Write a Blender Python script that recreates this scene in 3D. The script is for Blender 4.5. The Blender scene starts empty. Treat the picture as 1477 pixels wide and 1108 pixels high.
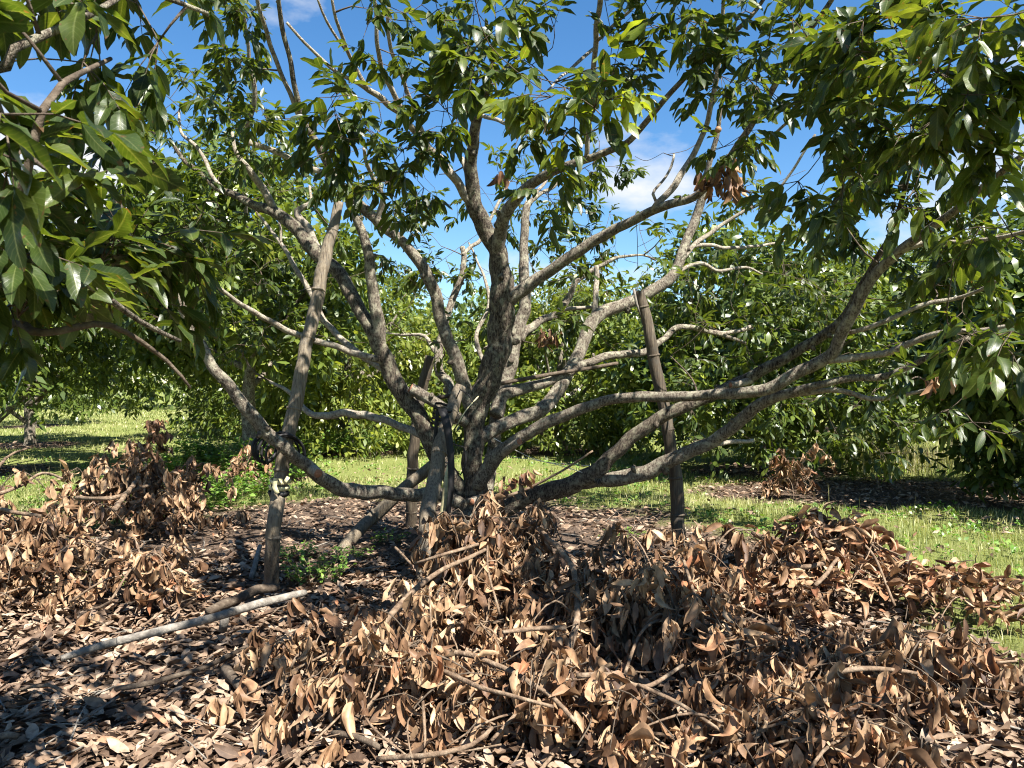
import bpy, math, random
import numpy as np
from mathutils import Vector, Matrix

random.seed(7)
RNG = np.random.default_rng(11)
R = math.radians
scene = bpy.context.scene
COL = scene.collection

# ------------------------------------------------------------------ camera
CH = 1.55                      # eye height
F = 1115.0                     # focal length in photo pixels
CX, CY = 738.5, 554.0
cd = bpy.data.cameras.new('camera')
cam = bpy.data.objects.new('camera', cd)
COL.objects.link(cam)
cam.location = (0, 0, CH)
cam.rotation_euler = (R(90), 0, 0)
cd.sensor_width = 36
cd.lens = 36 * F / 1477
cd.clip_end = 2000
cd.clip_start = 0.05
cd.dof.use_dof = True
cd.dof.focus_distance = 6.5
cd.dof.aperture_fstop = 12.0
scene.camera = cam

# ------------------------------------------------------------------ sky, sun, exposure
SUN_EL = R(54)
SX, SY = 0.64, -0.77           # horizontal direction towards the sun
n_ = math.hypot(SX, SY); SX /= n_; SY /= n_
world = bpy.data.worlds.new('World'); scene.world = world
world.use_nodes = True
wn = world.node_tree.nodes; wl = world.node_tree.links
bg = wn['Background']
sky = wn.new('ShaderNodeTexSky'); sky.sky_type = 'NISHITA'; sky.sun_disc = False
sky.sun_elevation = SUN_EL
sky.sun_rotation = math.atan2(SX, SY)
sky.air_density = 1.0; sky.dust_density = 0.15; sky.ozone_density = 2.2
sky.altitude = 300
gm = wn.new('ShaderNodeGamma'); gm.inputs[1].default_value = 1.0
wl.new(sky.outputs[0], gm.inputs[0])
tc = wn.new('ShaderNodeTexCoord')
mp = wn.new('ShaderNodeMapping'); mp.inputs['Scale'].default_value = (1.0, 1.0, 2.2)
mp.inputs['Location'].default_value = (0.40, 0.1, 0.0)
wl.new(tc.outputs['Generated'], mp.inputs[0])
cn = wn.new('ShaderNodeTexNoise'); cn.inputs['Scale'].default_value = 3.4
cn.inputs['Detail'].default_value = 7; cn.inputs['Roughness'].default_value = 0.55
wl.new(mp.outputs[0], cn.inputs['Vector'])
fac = cn.outputs['Fac']
for (bx, by, amp, tight) in ((930, 250, .17, 170), (440, 10, .14, 170), (70, 330, .20, 90), (1400, 320, .14, 90), (1150, 160, .10, 250)):
    dv = Vector(((bx - CX) / F, 1.0, -(by - CY) / F)).normalized()
    dn = wn.new('ShaderNodeVectorMath'); dn.operation = 'DOT_PRODUCT'; wl.new(tc.outputs['Generated'], dn.inputs[0]); dn.inputs[1].default_value = dv
    m1 = wn.new('ShaderNodeMath'); m1.operation = 'MULTIPLY_ADD'; m1.inputs[1].default_value = tight; m1.inputs[2].default_value = 1 - tight; wl.new(dn.outputs['Value'], m1.inputs[0])
    m2 = wn.new('ShaderNodeMath'); m2.operation = 'MAXIMUM'; m2.inputs[1].default_value = 0; wl.new(m1.outputs[0], m2.inputs[0])
    m3 = wn.new('ShaderNodeMath'); m3.operation = 'MULTIPLY_ADD'; m3.inputs[1].default_value = amp; wl.new(m2.outputs[0], m3.inputs[0]); wl.new(fac, m3.inputs[2])
    fac = m3.outputs[0]
cr = wn.new('ShaderNodeValToRGB')
cr.color_ramp.elements[0].position = 0.585; cr.color_ramp.elements[1].position = 0.74
wl.new(fac, cr.inputs[0])
mx = wn.new('ShaderNodeMix'); mx.data_type = 'RGBA'
wl.new(cr.outputs[0], mx.inputs[0]); 
hs = wn.new('ShaderNodeHueSaturation'); hs.inputs['Saturation'].default_value = 1.27; hs.inputs['Hue'].default_value = 0.50
wl.new(gm.outputs[0], hs.inputs['Color'])
wl.new(hs.outputs[0], mx.inputs[6])
mx.inputs[7].default_value = (5.0, 5.1, 5.3, 1)
wl.new(mx.outputs[2], bg.inputs[0])
bg.inputs[1].default_value = 0.052

sd = bpy.data.lights.new('sun', 'SUN'); sd.energy = 5.0; sd.angle = R(0.53)
sd.color = (1.0, 0.955, 0.89)
sun = bpy.data.objects.new('sun', sd); COL.objects.link(sun)
sun.location = (6, -6, 12)
sun.rotation_euler = Vector((-SX * math.cos(SUN_EL), -SY * math.cos(SUN_EL), -math.sin(SUN_EL))).to_track_quat('-Z', 'Y').to_euler()

scene.view_settings.view_transform = 'Standard'
scene.view_settings.look = 'None'
scene.view_settings.exposure = 1.95
scene.view_settings.gamma = 1.0

# ------------------------------------------------------------------ helpers
def W(px, py, d):
    "photo pixel at depth d -> world point"
    return Vector(((px - CX) / F * d, d, CH - (py - CY) / F * d))
def P(px, py, h=0.0):
    "world point of height h above the flat ground seen at that pixel"
    d = (CH - h) * F / (py - CY)
    return Vector(((px - CX) / F * d, d, h))
def proj(p):
    return CX + p[0] / p[1] * F, CY - (p[2] - CH) / p[1] * F

def tag(o, label=None, cat=None, group=None, kind=None):
    if label: o['label'] = label
    if cat: o['category'] = cat
    if group: o['group'] = group
    if kind: o['kind'] = kind
    return o
def empty(name, loc=(0, 0, 0)):
    o = bpy.data.objects.new(name, None); COL.objects.link(o)
    o.location = loc; o.empty_display_size = 0.1
    return o
def link(name, me, parent=None, mat=None):
    o = bpy.data.objects.new(name, me); COL.objects.link(o)
    if mat and not me.materials: me.materials.append(mat)
    if parent:
        o.parent = parent
        o.matrix_parent_inverse = Matrix.Translation(-Vector(parent.location))
    return o
def mesh_np(name, V, Fq, data=None, smooth=True, tri=False):
    "mesh from numpy verts and (n,4) or (n,3) faces, data -> colour attribute 'leaf'"
    me = bpy.data.meshes.new(name)
    V = np.asarray(V, dtype=np.float32); Fq = np.asarray(Fq, dtype=np.int32)
    k = Fq.shape[1]
    me.vertices.add(len(V)); me.vertices.foreach_set('co', V.ravel())
    me.loops.add(Fq.size); me.loops.foreach_set('vertex_index', Fq.ravel())
    me.polygons.add(len(Fq)); me.polygons.foreach_set('loop_start', np.arange(0, Fq.size, k, dtype=np.int32))
    if smooth: me.polygons.foreach_set('use_smooth', np.ones(len(Fq), dtype=bool))
    if data is not None:
        a = me.attributes.new('leaf', 'FLOAT_COLOR', 'POINT')
        a.data.foreach_set('color', np.asarray(data, dtype=np.float32).ravel())
    me.update(calc_edges=True)
    return me

# ------------------------------------------------------------------ materials
def new_mat(name):
    m = bpy.data.materials.new(name); m.use_nodes = True
    nt = m.node_tree
    for n in list(nt.nodes): nt.nodes.remove(n)
    out = nt.nodes.new('ShaderNodeOutputMaterial')
    return m, nt, nt.nodes, nt.links, out
def ramp(nodes, stops):
    r = nodes.new('ShaderNodeValToRGB')
    e = r.color_ramp.elements
    while len(e) < len(stops): e.new(0.5)
    for i, (p, c) in enumerate(stops):
        e[i].position = p; e[i].color = (*c, 1)
    return r
def math_n(nodes, links, op, a, b=None, c=None):
    n = nodes.new('ShaderNodeMath'); n.operation = op
    for i, v in enumerate((a, b, c)):
        if v is None: continue
        if isinstance(v, (int, float)): n.inputs[i].default_value = v
        else: links.new(v, n.inputs[i])
    return n.outputs[0]

def leaf_mat(name, stops, trans, tcol, rough, spec=0.5, age_stops=None, vein=0.5, by_object=False, blotch=0.0):
    m, nt, N, L, out = new_mat(name)
    at = N.new('ShaderNodeAttribute'); at.attribute_name = 'leaf'
    sep = N.new('ShaderNodeSeparateColor'); L.new(at.outputs['Color'], sep.inputs[0])
    u, v, tint, age = sep.outputs[0], sep.outputs[1], sep.outputs[2], at.outputs['Alpha']
    if by_object:
        oi = N.new('ShaderNodeObjectInfo'); tint = oi.outputs['Random']
        sc = N.new('ShaderNodeSeparateColor'); L.new(oi.outputs['Color'], sc.inputs[0]); age = sc.outputs[0]
    tr = ramp(N, stops); L.new(tint, tr.inputs[0])
    col = tr.outputs[0]
    if age_stops:
        ag = N.new('ShaderNodeMix'); ag.data_type = 'RGBA'
        L.new(age, ag.inputs[0]); L.new(col, ag.inputs[6]); ag.inputs[7].default_value = (*age_stops, 1)
        col = ag.outputs[2]
    # midrib and side veins from the blade coordinates (v runs 0..1 across)
    vc = math_n(N, L, 'ABSOLUTE', math_n(N, L, 'SUBTRACT', v, 0.5))
    rib = math_n(N, L, 'SUBTRACT', 1.0, math_n(N, L, 'SMOOTH_MIN', math_n(N, L, 'MULTIPLY', vc, 16.0), 1.0, 0.1))
    sv = math_n(N, L, 'SINE', math_n(N, L, 'MULTIPLY', math_n(N, L, 'SUBTRACT', u, math_n(N, L, 'MULTIPLY', vc, 0.35)), 75.0))
    sv = math_n(N, L, 'POWER', math_n(N, L, 'MAXIMUM', sv, 0.0), 6.0)
    vf = math_n(N, L, 'MULTIPLY', math_n(N, L, 'ADD', math_n(N, L, 'MULTIPLY', rib, 0.8), math_n(N, L, 'MULTIPLY', sv, 0.25)), vein)
    vm = N.new('ShaderNodeMix'); vm.data_type = 'RGBA'
    L.new(vf, vm.inputs[0]); L.new(col, vm.inputs[6])
    lt = N.new('ShaderNodeMix'); lt.data_type = 'RGBA'; lt.inputs[0].default_value = 0.45
    L.new(col, lt.inputs[6]); lt.inputs[7].default_value = (0.42, 0.45, 0.2, 1) if trans > 0.2 else (0.4, 0.26, 0.14, 1)
    L.new(lt.outputs[2], vm.inputs[7])
    col = vm.outputs[2]
    if blotch:
        tcn = N.new('ShaderNodeNewGeometry')
        nz = N.new('ShaderNodeTexNoise'); nz.inputs['Scale'].default_value = 28; nz.inputs['Detail'].default_value = 4
        L.new(tcn.outputs['Position'], nz.inputs['Vector'])
        rp = ramp(N, [(0.35, (0.45, 0.4, 0.38)), (0.62, (1.15, 1.12, 1.1))]); L.new(nz.outputs['Fac'], rp.inputs[0])
        bm = N.new('ShaderNodeMix'); bm.data_type = 'RGBA'; bm.blend_type = 'MULTIPLY'; bm.inputs[0].default_value = blotch
        L.new(col, bm.inputs[6]); L.new(rp.outputs[0], bm.inputs[7]); col = bm.outputs[2]
    if blotch and trans > .2:
        nz2 = N.new('ShaderNodeTexNoise'); nz2.inputs['Scale'].default_value = 55; nz2.inputs['Detail'].default_value = 3
        L.new(tcn.outputs['Position'], nz2.inputs['Vector'])
        tipf = math_n(N, L, 'MULTIPLY', math_n(N, L, 'POWER', u, 10.0), .16)
        rp2 = ramp(N, [(0.665, (0, 0, 0)), (0.70, (1, 1, 1))]); L.new(math_n(N, L, 'ADD', nz2.outputs['Fac'], tipf), rp2.inputs[0])
        sm = N.new('ShaderNodeMix'); sm.data_type = 'RGBA'; L.new(rp2.outputs[0], sm.inputs[0]); L.new(col, sm.inputs[6]); sm.inputs[7].default_value = (0.10, 0.058, 0.024, 1); col = sm.outputs[2]
    b = N.new('ShaderNodeBsdfPrincipled')
    L.new(col, b.inputs['Base Color']); b.inputs['Roughness'].default_value = rough
    b.inputs['Specular IOR Level'].default_value = spec
    bp = N.new('ShaderNodeBump'); bp.inputs['Strength'].default_value = 0.25; bp.inputs['Distance'].default_value = 0.004
    L.new(vf, bp.inputs['Height']); L.new(bp.outputs[0], b.inputs['Normal'])
    t = N.new('ShaderNodeBsdfTranslucent')
    tm = N.new('ShaderNodeMix'); tm.data_type = 'RGBA'; tm.blend_type = 'MULTIPLY'; tm.inputs[0].default_value = 1
    L.new(col, tm.inputs[6]); tm.inputs[7].default_value = (*tcol, 1)
    L.new(tm.outputs[2], t.inputs['Color'])
    ms = N.new('ShaderNodeMixShader'); ms.inputs[0].default_value = trans
    L.new(b.outputs[0], ms.inputs[1]); L.new(t.outputs[0], ms.inputs[2])
    L.new(ms.outputs[0], out.inputs['Surface'])
    return m

GREEN = [(0.0, (0.022, 0.042, 0.009)), (0.35, (0.036, 0.064, 0.012)), (0.7, (0.052, 0.086, 0.015)), (1.0, (0.085, 0.118, 0.021))]
GREENB = [(0.0, (0.028, 0.054, 0.012)), (0.4, (0.050, 0.086, 0.017)), (0.75, (0.082, 0.120, 0.022)), (1.0, (0.13, 0.162, 0.032))]
BROWN = [(0.0, (0.038, 0.020, 0.011)), (0.25, (0.108, 0.060, 0.033)), (0.50, (0.212, 0.129, 0.070)), (0.80, (0.36, 0.255, 0.152)), (1.0, (0.20, 0.085, 0.040))]
LITTER = [(0.0, (0.055, 0.034, 0.022)), (0.3, (0.13, 0.086, 0.056)), (0.6, (0.24, 0.168, 0.112)), (0.87, (0.37, 0.29, 0.21)), (1.0, (0.25, 0.115, 0.058))]
sc_ = lambda st, k: [(p, tuple(c * k for c in q)) for p, q in st]
GREEN = sc_(GREEN, .80); GREENB = [(p, (c[0] * 1.32, c[1] * 1.16, c[2] * 1.0)) for p, c in GREENB]; LITTER = sc_(LITTER, .92); BROWN = sc_(BROWN, 1.25)
M = {}
M['leaf'] = leaf_mat('green_leaf', GREEN, 0.42, (2.5, 2.2, 0.7), 0.40, 0.5, (0.15, 0.20, 0.022), blotch=.3)
M['leaf_obj'] = leaf_mat('green_leaf_single', GREEN, 0.42, (2.5, 2.2, 0.7), 0.40, 0.5, (0.15, 0.20, 0.022), by_object=True, blotch=.45)
M['leaf_far'] = leaf_mat('orchard_leaf', GREENB, 0.30, (2.0, 1.9, 0.8), 0.36, 0.5, (0.30, 0.34, 0.05), vein=0.15)
M['dry'] = leaf_mat('dry_leaf', BROWN, 0.14, (1.2, 1.0, 0.8), 0.55, 0.3, (0.30, 0.11, 0.05), vein=0.5, blotch=0.7)
M['dry_obj'] = leaf_mat('dry_leaf_single', BROWN, 0.14, (1.2, 1.0, 0.8), 0.55, 0.3, (0.30, 0.11, 0.05), vein=0.5, by_object=True, blotch=0.7)
M['litter'] = leaf_mat('litter_leaf', LITTER, 0.08, (1.2, 1.0, 0.8), 0.65, 0.25, None, vein=0.4, blotch=0.7)
M['litter_obj'] = leaf_mat('litter_leaf_single', LITTER, 0.08, (1.2, 1.0, 0.8), 0.65, 0.25, None, vein=0.4, by_object=True, blotch=0.7)
M['grass'] = leaf_mat('grass_blade', [(0, (0.080, 0.118, 0.026)), (0.3, (0.18, 0.205, 0.060)), (0.65, (0.31, 0.31, 0.13)), (1, (0.47, 0.42, 0.25))], 0.30, (1.7, 1.6, 0.7), 0.5, 0.3, vein=0.0)
M['weed'] = leaf_mat('weed_leaf', [(0, (0.06, 0.13, 0.02)), (0.6, (0.11, 0.21, 0.035)), (1, (0.19, 0.28, 0.05))], 0.32, (1.8, 1.7, 0.6), 0.42, 0.4, vein=0.3)

def wood_mat(name, stops, scale=(18, 18, 5), lichen=0.0, bump=0.6, rough=0.85, lcol=(0.42, 0.40, 0.26)):
    m, nt, N, L, out = new_mat(name)
    tcn = N.new('ShaderNodeNewGeometry')
    mpn = N.new('ShaderNodeMapping'); mpn.inputs['Scale'].default_value = scale
    L.new(tcn.outputs['Position'], mpn.inputs[0])
    n1 = N.new('ShaderNodeTexNoise'); n1.inputs['Scale'].default_value = 1.0; n1.inputs['Detail'].default_value = 9; n1.inputs['Roughness'].default_value = 0.68
    L.new(mpn.outputs[0], n1.inputs['Vector'])
    rp = ramp(N, sc_(stops, .7)); L.new(n1.outputs['Fac'], rp.inputs[0])
    col = rp.outputs[0]
    vo = N.new('ShaderNodeTexVoronoi'); vo.feature = 'DISTANCE_TO_EDGE'; vo.inputs['Scale'].default_value = 2.6
    nv = N.new('ShaderNodeMix'); nv.data_type = 'VECTOR'; nv.inputs[0].default_value = 0.35
    L.new(mpn.outputs[0], nv.inputs[4]); L.new(n1.outputs['Color'], nv.inputs[5])
    L.new(nv.outputs[1], vo.inputs['Vector'])
    crk = math_n(N, L, 'MINIMUM', math_n(N, L, 'MULTIPLY', vo.outputs['Distance'], 5.0), 1.0)
    if lichen:
        n2 = N.new('ShaderNodeTexNoise'); n2.inputs['Scale'].default_value = 17; n2.inputs['Detail'].default_value = 8; n2.inputs['Roughness'].default_value = .7
        L.new(tcn.outputs['Position'], n2.inputs['Vector'])
        r2 = ramp(N, [(0.50, (0, 0, 0)), (0.60, (lichen, lichen, lichen))]); L.new(n2.outputs['Fac'], r2.inputs[0])
        mm = N.new('ShaderNodeMix'); mm.data_type = 'RGBA'
        L.new(r2.outputs[0], mm.inputs[0]); L.new(col, mm.inputs[6]); mm.inputs[7].default_value = (*lcol, 1)
        col = mm.outputs[2]
    b = N.new('ShaderNodeBsdfPrincipled'); b.inputs['Roughness'].default_value = rough
    b.inputs['Specular IOR Level'].default_value = 0.25
    L.new(col, b.inputs['Base Color'])
    hsum = math_n(N, L, 'ADD', n1.outputs['Fac'], math_n(N, L, 'MULTIPLY', crk, 0.18))
    bp = N.new('ShaderNodeBump'); bp.inputs['Strength'].default_value = bump; bp.inputs['Distance'].default_value = 0.02
    L.new(hsum, bp.inputs['Height']); L.new(bp.outputs[0], b.inputs['Normal'])
    L.new(b.outputs[0], out.inputs['Surface'])
    return m
M['bark'] = wood_mat('bark', [(0.36, (0.026, 0.018, 0.013)), (0.44, (0.13, 0.100, 0.074)), (0.54, (0.26, 0.218, 0.163)), (0.68, (0.41, 0.363, 0.285))], (80, 80, 34), 0.65, 1.0, .9, (0.40, 0.375, 0.27))
M['bark_old'] = wood_mat('old_bark', [(0.38, (0.016, 0.011, 0.008)), (0.47, (0.085, 0.064, 0.046)), (0.57, (0.19, 0.155, 0.114)), (0.70, (0.32, 0.277, 0.21))], (85, 85, 26), 0.6, 1.0, .95, (0.31, 0.29, 0.20))
M['bark_young'] = wood_mat('young_bark', [(0.34, (0.09, 0.07, 0.053)), (0.45, (0.23, 0.188, 0.142)), (0.57, (0.36, 0.315, 0.245)), (0.70, (0.47, 0.425, 0.345))], (60, 60, 40), 0.5, 0.6, .85, (0.38, 0.35, 0.26))
M['twig'] = wood_mat('twig_bark', [(0.3, (0.05, 0.033, 0.022)), (0.55, (0.12, 0.09, 0.062)), (0.75, (0.22, 0.18, 0.13))], (30, 30, 30), 0.0, 0.4)
M['greentwig'] = wood_mat('young_twig', [(0.3, (0.16, 0.14, 0.06)), (0.7, (0.28, 0.22, 0.12))], (30, 30, 30), 0.0, 0.2)
M['drystick'] = wood_mat('dry_stick', [(0.34, (0.09, 0.055, 0.034)), (0.52, (0.22, 0.15, 0.095)), (0.72, (0.38, 0.30, 0.21))], (24, 24, 24), 0.0, 0.4)
M['bamboo'] = wood_mat('weathered_bamboo', [(0.36, (0.085, 0.062, 0.042)), (0.48, (0.19, 0.15, 0.10)), (0.7, (0.33, 0.275, 0.195))], (70, 70, 2.2), 0.55, 0.5, 0.7, (0.10, 0.09, 0.075))
M['bamboo_dark'] = wood_mat('dark_bamboo', [(0.30, (0.04, 0.03, 0.02)), (0.5, (0.10, 0.075, 0.05)), (0.7, (0.20, 0.165, 0.11))], (70, 70, 2.2), 0.5, 0.5, 0.7, (0.06, 0.055, 0.045))
M['greywood'] = wood_mat('grey_wood', [(0.3, (0.10, 0.085, 0.07)), (0.5, (0.22, 0.195, 0.16)), (0.7, (0.38, 0.345, 0.29))], (20, 20, 20), 0.2, 0.4, 0.8, (0.2, 0.18, 0.14))
M['cutwood'] = wood_mat('cut_wood', [(0.3, (0.20, 0.075, 0.04)), (0.6, (0.42, 0.20, 0.11))], (60, 60, 60), 0.0, 0.2)

def plain(name, col, rough=0.5, spec=0.5, var=0.3, scale=40):
    m, nt, N, L, out = new_mat(name)
    g = N.new('ShaderNodeNewGeometry'); n = N.new('ShaderNodeTexNoise'); n.inputs['Scale'].default_value = scale; n.inputs['Detail'].default_value = 5
    L.new(g.outputs['Position'], n.inputs['Vector'])
    r = ramp(N, [(0.3, tuple(c * (1 - var) for c in col)), (0.7, tuple(min(1, c * (1 + var)) for c in col))]); L.new(n.outputs['Fac'], r.inputs[0])
    b = N.new('ShaderNodeBsdfPrincipled'); L.new(r.outputs[0], b.inputs['Base Color'])
    b.inputs['Roughness'].default_value = rough; b.inputs['Specular IOR Level'].default_value = spec
    L.new(b.outputs[0], out.inputs['Surface']); return m
M['rubber'] = plain('black_rubber', (0.014, 0.013, 0.013), 0.6, 0.25)
M['strap'] = plain('pale_strap', (0.52, 0.47, 0.27), 0.8, 0.1, 0.35, 25)
M['rope'] = plain('pale_cord', (0.5, 0.48, 0.42), 0.7, 0.3)
M['fruit'] = plain('brown_fruit', (0.23, 0.125, 0.06), 0.65, 0.3, 0.3, 260)
M['flower'] = plain('white_petal', (0.8, 0.8, 0.78), 0.6, 0.3, 0.05)

# ------------------------------------------------------------------ ground cover masks
def vnoise(x, y, s=1.0, seed=0):
    x = np.asarray(x) * s + seed * 17.3; y = np.asarray(y) * s - seed * 9.1
    return (np.sin(x * 1.7 + 1.3 * np.sin(y * 1.1 + seed)) + np.sin(y * 1.9 + 1.7 * np.sin(x * 0.8)) + 0.6 * np.sin(x * 3.7 + y * 2.9) + 0.5 * np.sin(y * 5.1 - x * 4.3)) / 3.1
BG = [  # background orchard trees: x, y, height, radius, seed, leaf tone (sunlit trees coloured lighter, shaded ones darker)
    (-9.6, 14.0, 5.6, 3.0, 1, .45), (-3.8, 17.8, 4.9, 2.7, 2, 1.0), (1.1, 18.2, 4.3, 2.5, 3, .8),
    (4.6, 14.0, 4.6, 2.8, 4, .5), (9.4, 16.5, 5.0, 3.2, 5, .4), (7.6, 9.6, 4.6, 2.3, 6, .2),
    (-12.5, 20.0, 5.2, 3.2, 7, .5), (3.4, 27.0, 4.8, 3.3, 8, .6), (-9.5, 30.0, 5.2, 3.4, 9, .6), (10.5, 27.0, 5.2, 3.4, 10, .5),
    (15.5, 21.0, 5.5, 3.4, 11, .4), (-18.0, 29.0, 5.5, 3.5, 12, .5), (-3.0, 32.0, 5.0, 3.5, 13, .6), (19, 33, 6, 4, 14, .4), (-7.4, 23.5, 5.3, 3.0, 15, .6), (-4.35, 12.8, 5.1, 2.2, 16, .55)]
def grass_mask(x, y):
    "1 where grass grows, 0 where litter lies"
    x = np.asarray(x, float); y = np.asarray(y, float)
    n = 0.10 * vnoise(x, y, 1.6, 1) + 0.06 * vnoise(x, y, 4.5, 2)
    g = np.clip((((x + 0.9) / np.where(x > 0, 3.65, 4.1)) ** 2 + ((y - 5.3) / 5.9) ** 2 - 1 + n * 2.2) * 4 + 0.5, 0, 1)
    g2 = np.clip((((x - 6.3) / 3.6) ** 2 + ((y - 11.2) / 1.5) ** 2 - 1 + n * 2) * 3 + 0.5, 0, 1)
    g = np.minimum(g, g2)
    for (tx, ty, h, r, s, b) in BG:
        gg = np.clip(((np.hypot(x - tx, y - ty) / (r * (0.38 if tx < -5 else 0.5))) - 1 + n) * 3 + 0.5, 0, 1)
        g = np.minimum(g, gg)
    return g
MOUNDS = [  # pile id, x, y, rx, ry, H, bunches
    (0, -0.22, 5.1, .40, .32, .66, 135), (0, 0.02, 5.5, .26, .26, .52, 40), (0, -0.95, 3.9, .36, .34, .30, 55), (0, -0.45, 3.45, .50, .42, .36, 80), (0, 0.22, 3.35, .50, .45, .30, 75), (0, -0.40, 4.35, .50, .40, .28, 50), (0, 0.35, 4.3, .40, .5, .34, 50),
    (1, 1.02, 5.0, .50, .45, .50, 95), (1, 0.90, 4.2, .48, .40, .40, 90), (1, 1.40, 3.6, .50, .42, .26, 75), (1, 1.1, 3.05, .55, .35, .20, 70), (1, 2.1, 3.9, .60, .5, .22, 80),
    (2, 2.3, 5.6, .58, .40, .60, 150), (2, 3.0, 5.3, .6, .4, .24, 70), (2, 1.75, 5.2, .4, .4, .22, 45),
    (3, -3.75, 6.0, .75, .6, .50, 140), (3, -3.45, 5.2, .55, .45, .36, 85), (3, -4.6, 6.6, .6, .6, .55, 50),
    (4, -4.15, 8.3, .75, .5, .70, 130), (4, -3.5, 8.0, .4, .4, .55, 50),
    (5, -2.55, 5.3, .34, .28, .36, 45),
    (6, 3.85, 10.7, .32, .22, .50, 36), (7, -4.55, 9.9, .11, .11, 1.12, 22), (8, -4.05, 11.4, .35, .2, .45, 24)]
def mound_h(x, y):
    x = np.asarray(x, float); y = np.asarray(y, float); h = np.zeros_like(x)
    for (_, mx_, my, rx, ry, H, n) in MOUNDS:
        if H > .9: continue
        h = np.maximum(h, H * np.exp(-((x - mx_) / rx) ** 2 - ((y - my) / ry) ** 2))
    return h

# ------------------------------------------------------------------ ground
gx = np.concatenate([np.linspace(-400, -32, 12), np.linspace(-30, 30, 260), np.linspace(32, 400, 12)])
gy = np.concatenate([np.linspace(-60, -6, 6), np.linspace(-5, 45, 300), np.linspace(48, 700, 14)])
GX, GY = np.meshgrid(gx, gy)
def ground_z(x, y):
    x = np.asarray(x, float); y = np.asarray(y, float)
    w = np.exp(-((x / 60) ** 2 + (y / 80) ** 2))
    return w * (0.035 * vnoise(x, y, 0.7, 3) + 0.012 * vnoise(x, y, 3.0, 4)) - 0.03
GZ = ground_z(GX, GY)
nx, ny = len(gx), len(gy)
ii = np.arange(nx * ny).reshape(ny, nx)
quads = np.stack([ii[:-1, :-1], ii[:-1, 1:], ii[1:, 1:], ii[1:, :-1]], -1).reshape(-1, 4)
gmask = grass_mask(GX.ravel(), GY.ravel())
gd = np.zeros((nx * ny, 4)); gd[:, 0] = gmask; gd[:, 3] = 1
gme = mesh_np('ground', np.stack([GX, GY, GZ], -1).reshape(-1, 3), quads, gd)
m, nt, N, L, out = new_mat('orchard_floor')
at = N.new('ShaderNodeAttribute'); at.attribute_name = 'leaf'
sp = N.new('ShaderNodeSeparateColor'); L.new(at.outputs['Color'], sp.inputs[0])
ge = N.new('ShaderNodeNewGeometry')
n1 = N.new('ShaderNodeTexNoise'); n1.inputs['Scale'].default_value = 30; n1.inputs['Detail'].default_value = 10; n1.inputs['Roughness'].default_value = 0.75
n2 = N.new('ShaderNodeTexNoise'); n2.inputs['Scale'].default_value = 1.3; n2.inputs['Detail'].default_value = 6
vo = N.new('ShaderNodeTexVoronoi'); vo.inputs['Scale'].default_value = 26
for q in (n1, n2, vo): L.new(ge.outputs['Position'], q.inputs['Vector'])
soil = ramp(N, [(0.3, (0.03, 0.02, 0.014)), (0.5, (0.085, 0.06, 0.043)), (0.7, (0.19, 0.14, 0.105))]); L.new(n1.outputs['Fac'], soil.inputs[0])
gr = ramp(N, [(0.3, (0.07, 0.095, 0.022)), (0.55, (0.155, 0.175, 0.05)), (0.8, (0.27, 0.245, 0.12))]); L.new(n1.outputs['Fac'], gr.inputs[0])
mg = N.new('ShaderNodeMix'); mg.data_type = 'RGBA'; L.new(sp.outputs[0], mg.inputs[0]); L.new(soil.outputs[0], mg.inputs[6]); L.new(gr.outputs[0], mg.inputs[7])
b = N.new('ShaderNodeBsdfPrincipled'); b.inputs['Roughness'].default_value = 0.95; b.inputs['Specular IOR Level'].default_value = 0.1
L.new(mg.outputs[2], b.inputs['Base Color'])
bp = N.new('ShaderNodeBump'); bp.inputs['Strength'].default_value = 0.8; bp.inputs['Distance'].default_value = 0.05
L.new(n1.outputs['Fac'], bp.inputs['Height']); L.new(bp.outputs[0], b.inputs['Normal'])
L.new(b.outputs[0], out.inputs['Surface'])
ground = link('ground', gme, None, m); tag(ground, kind='structure')

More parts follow.
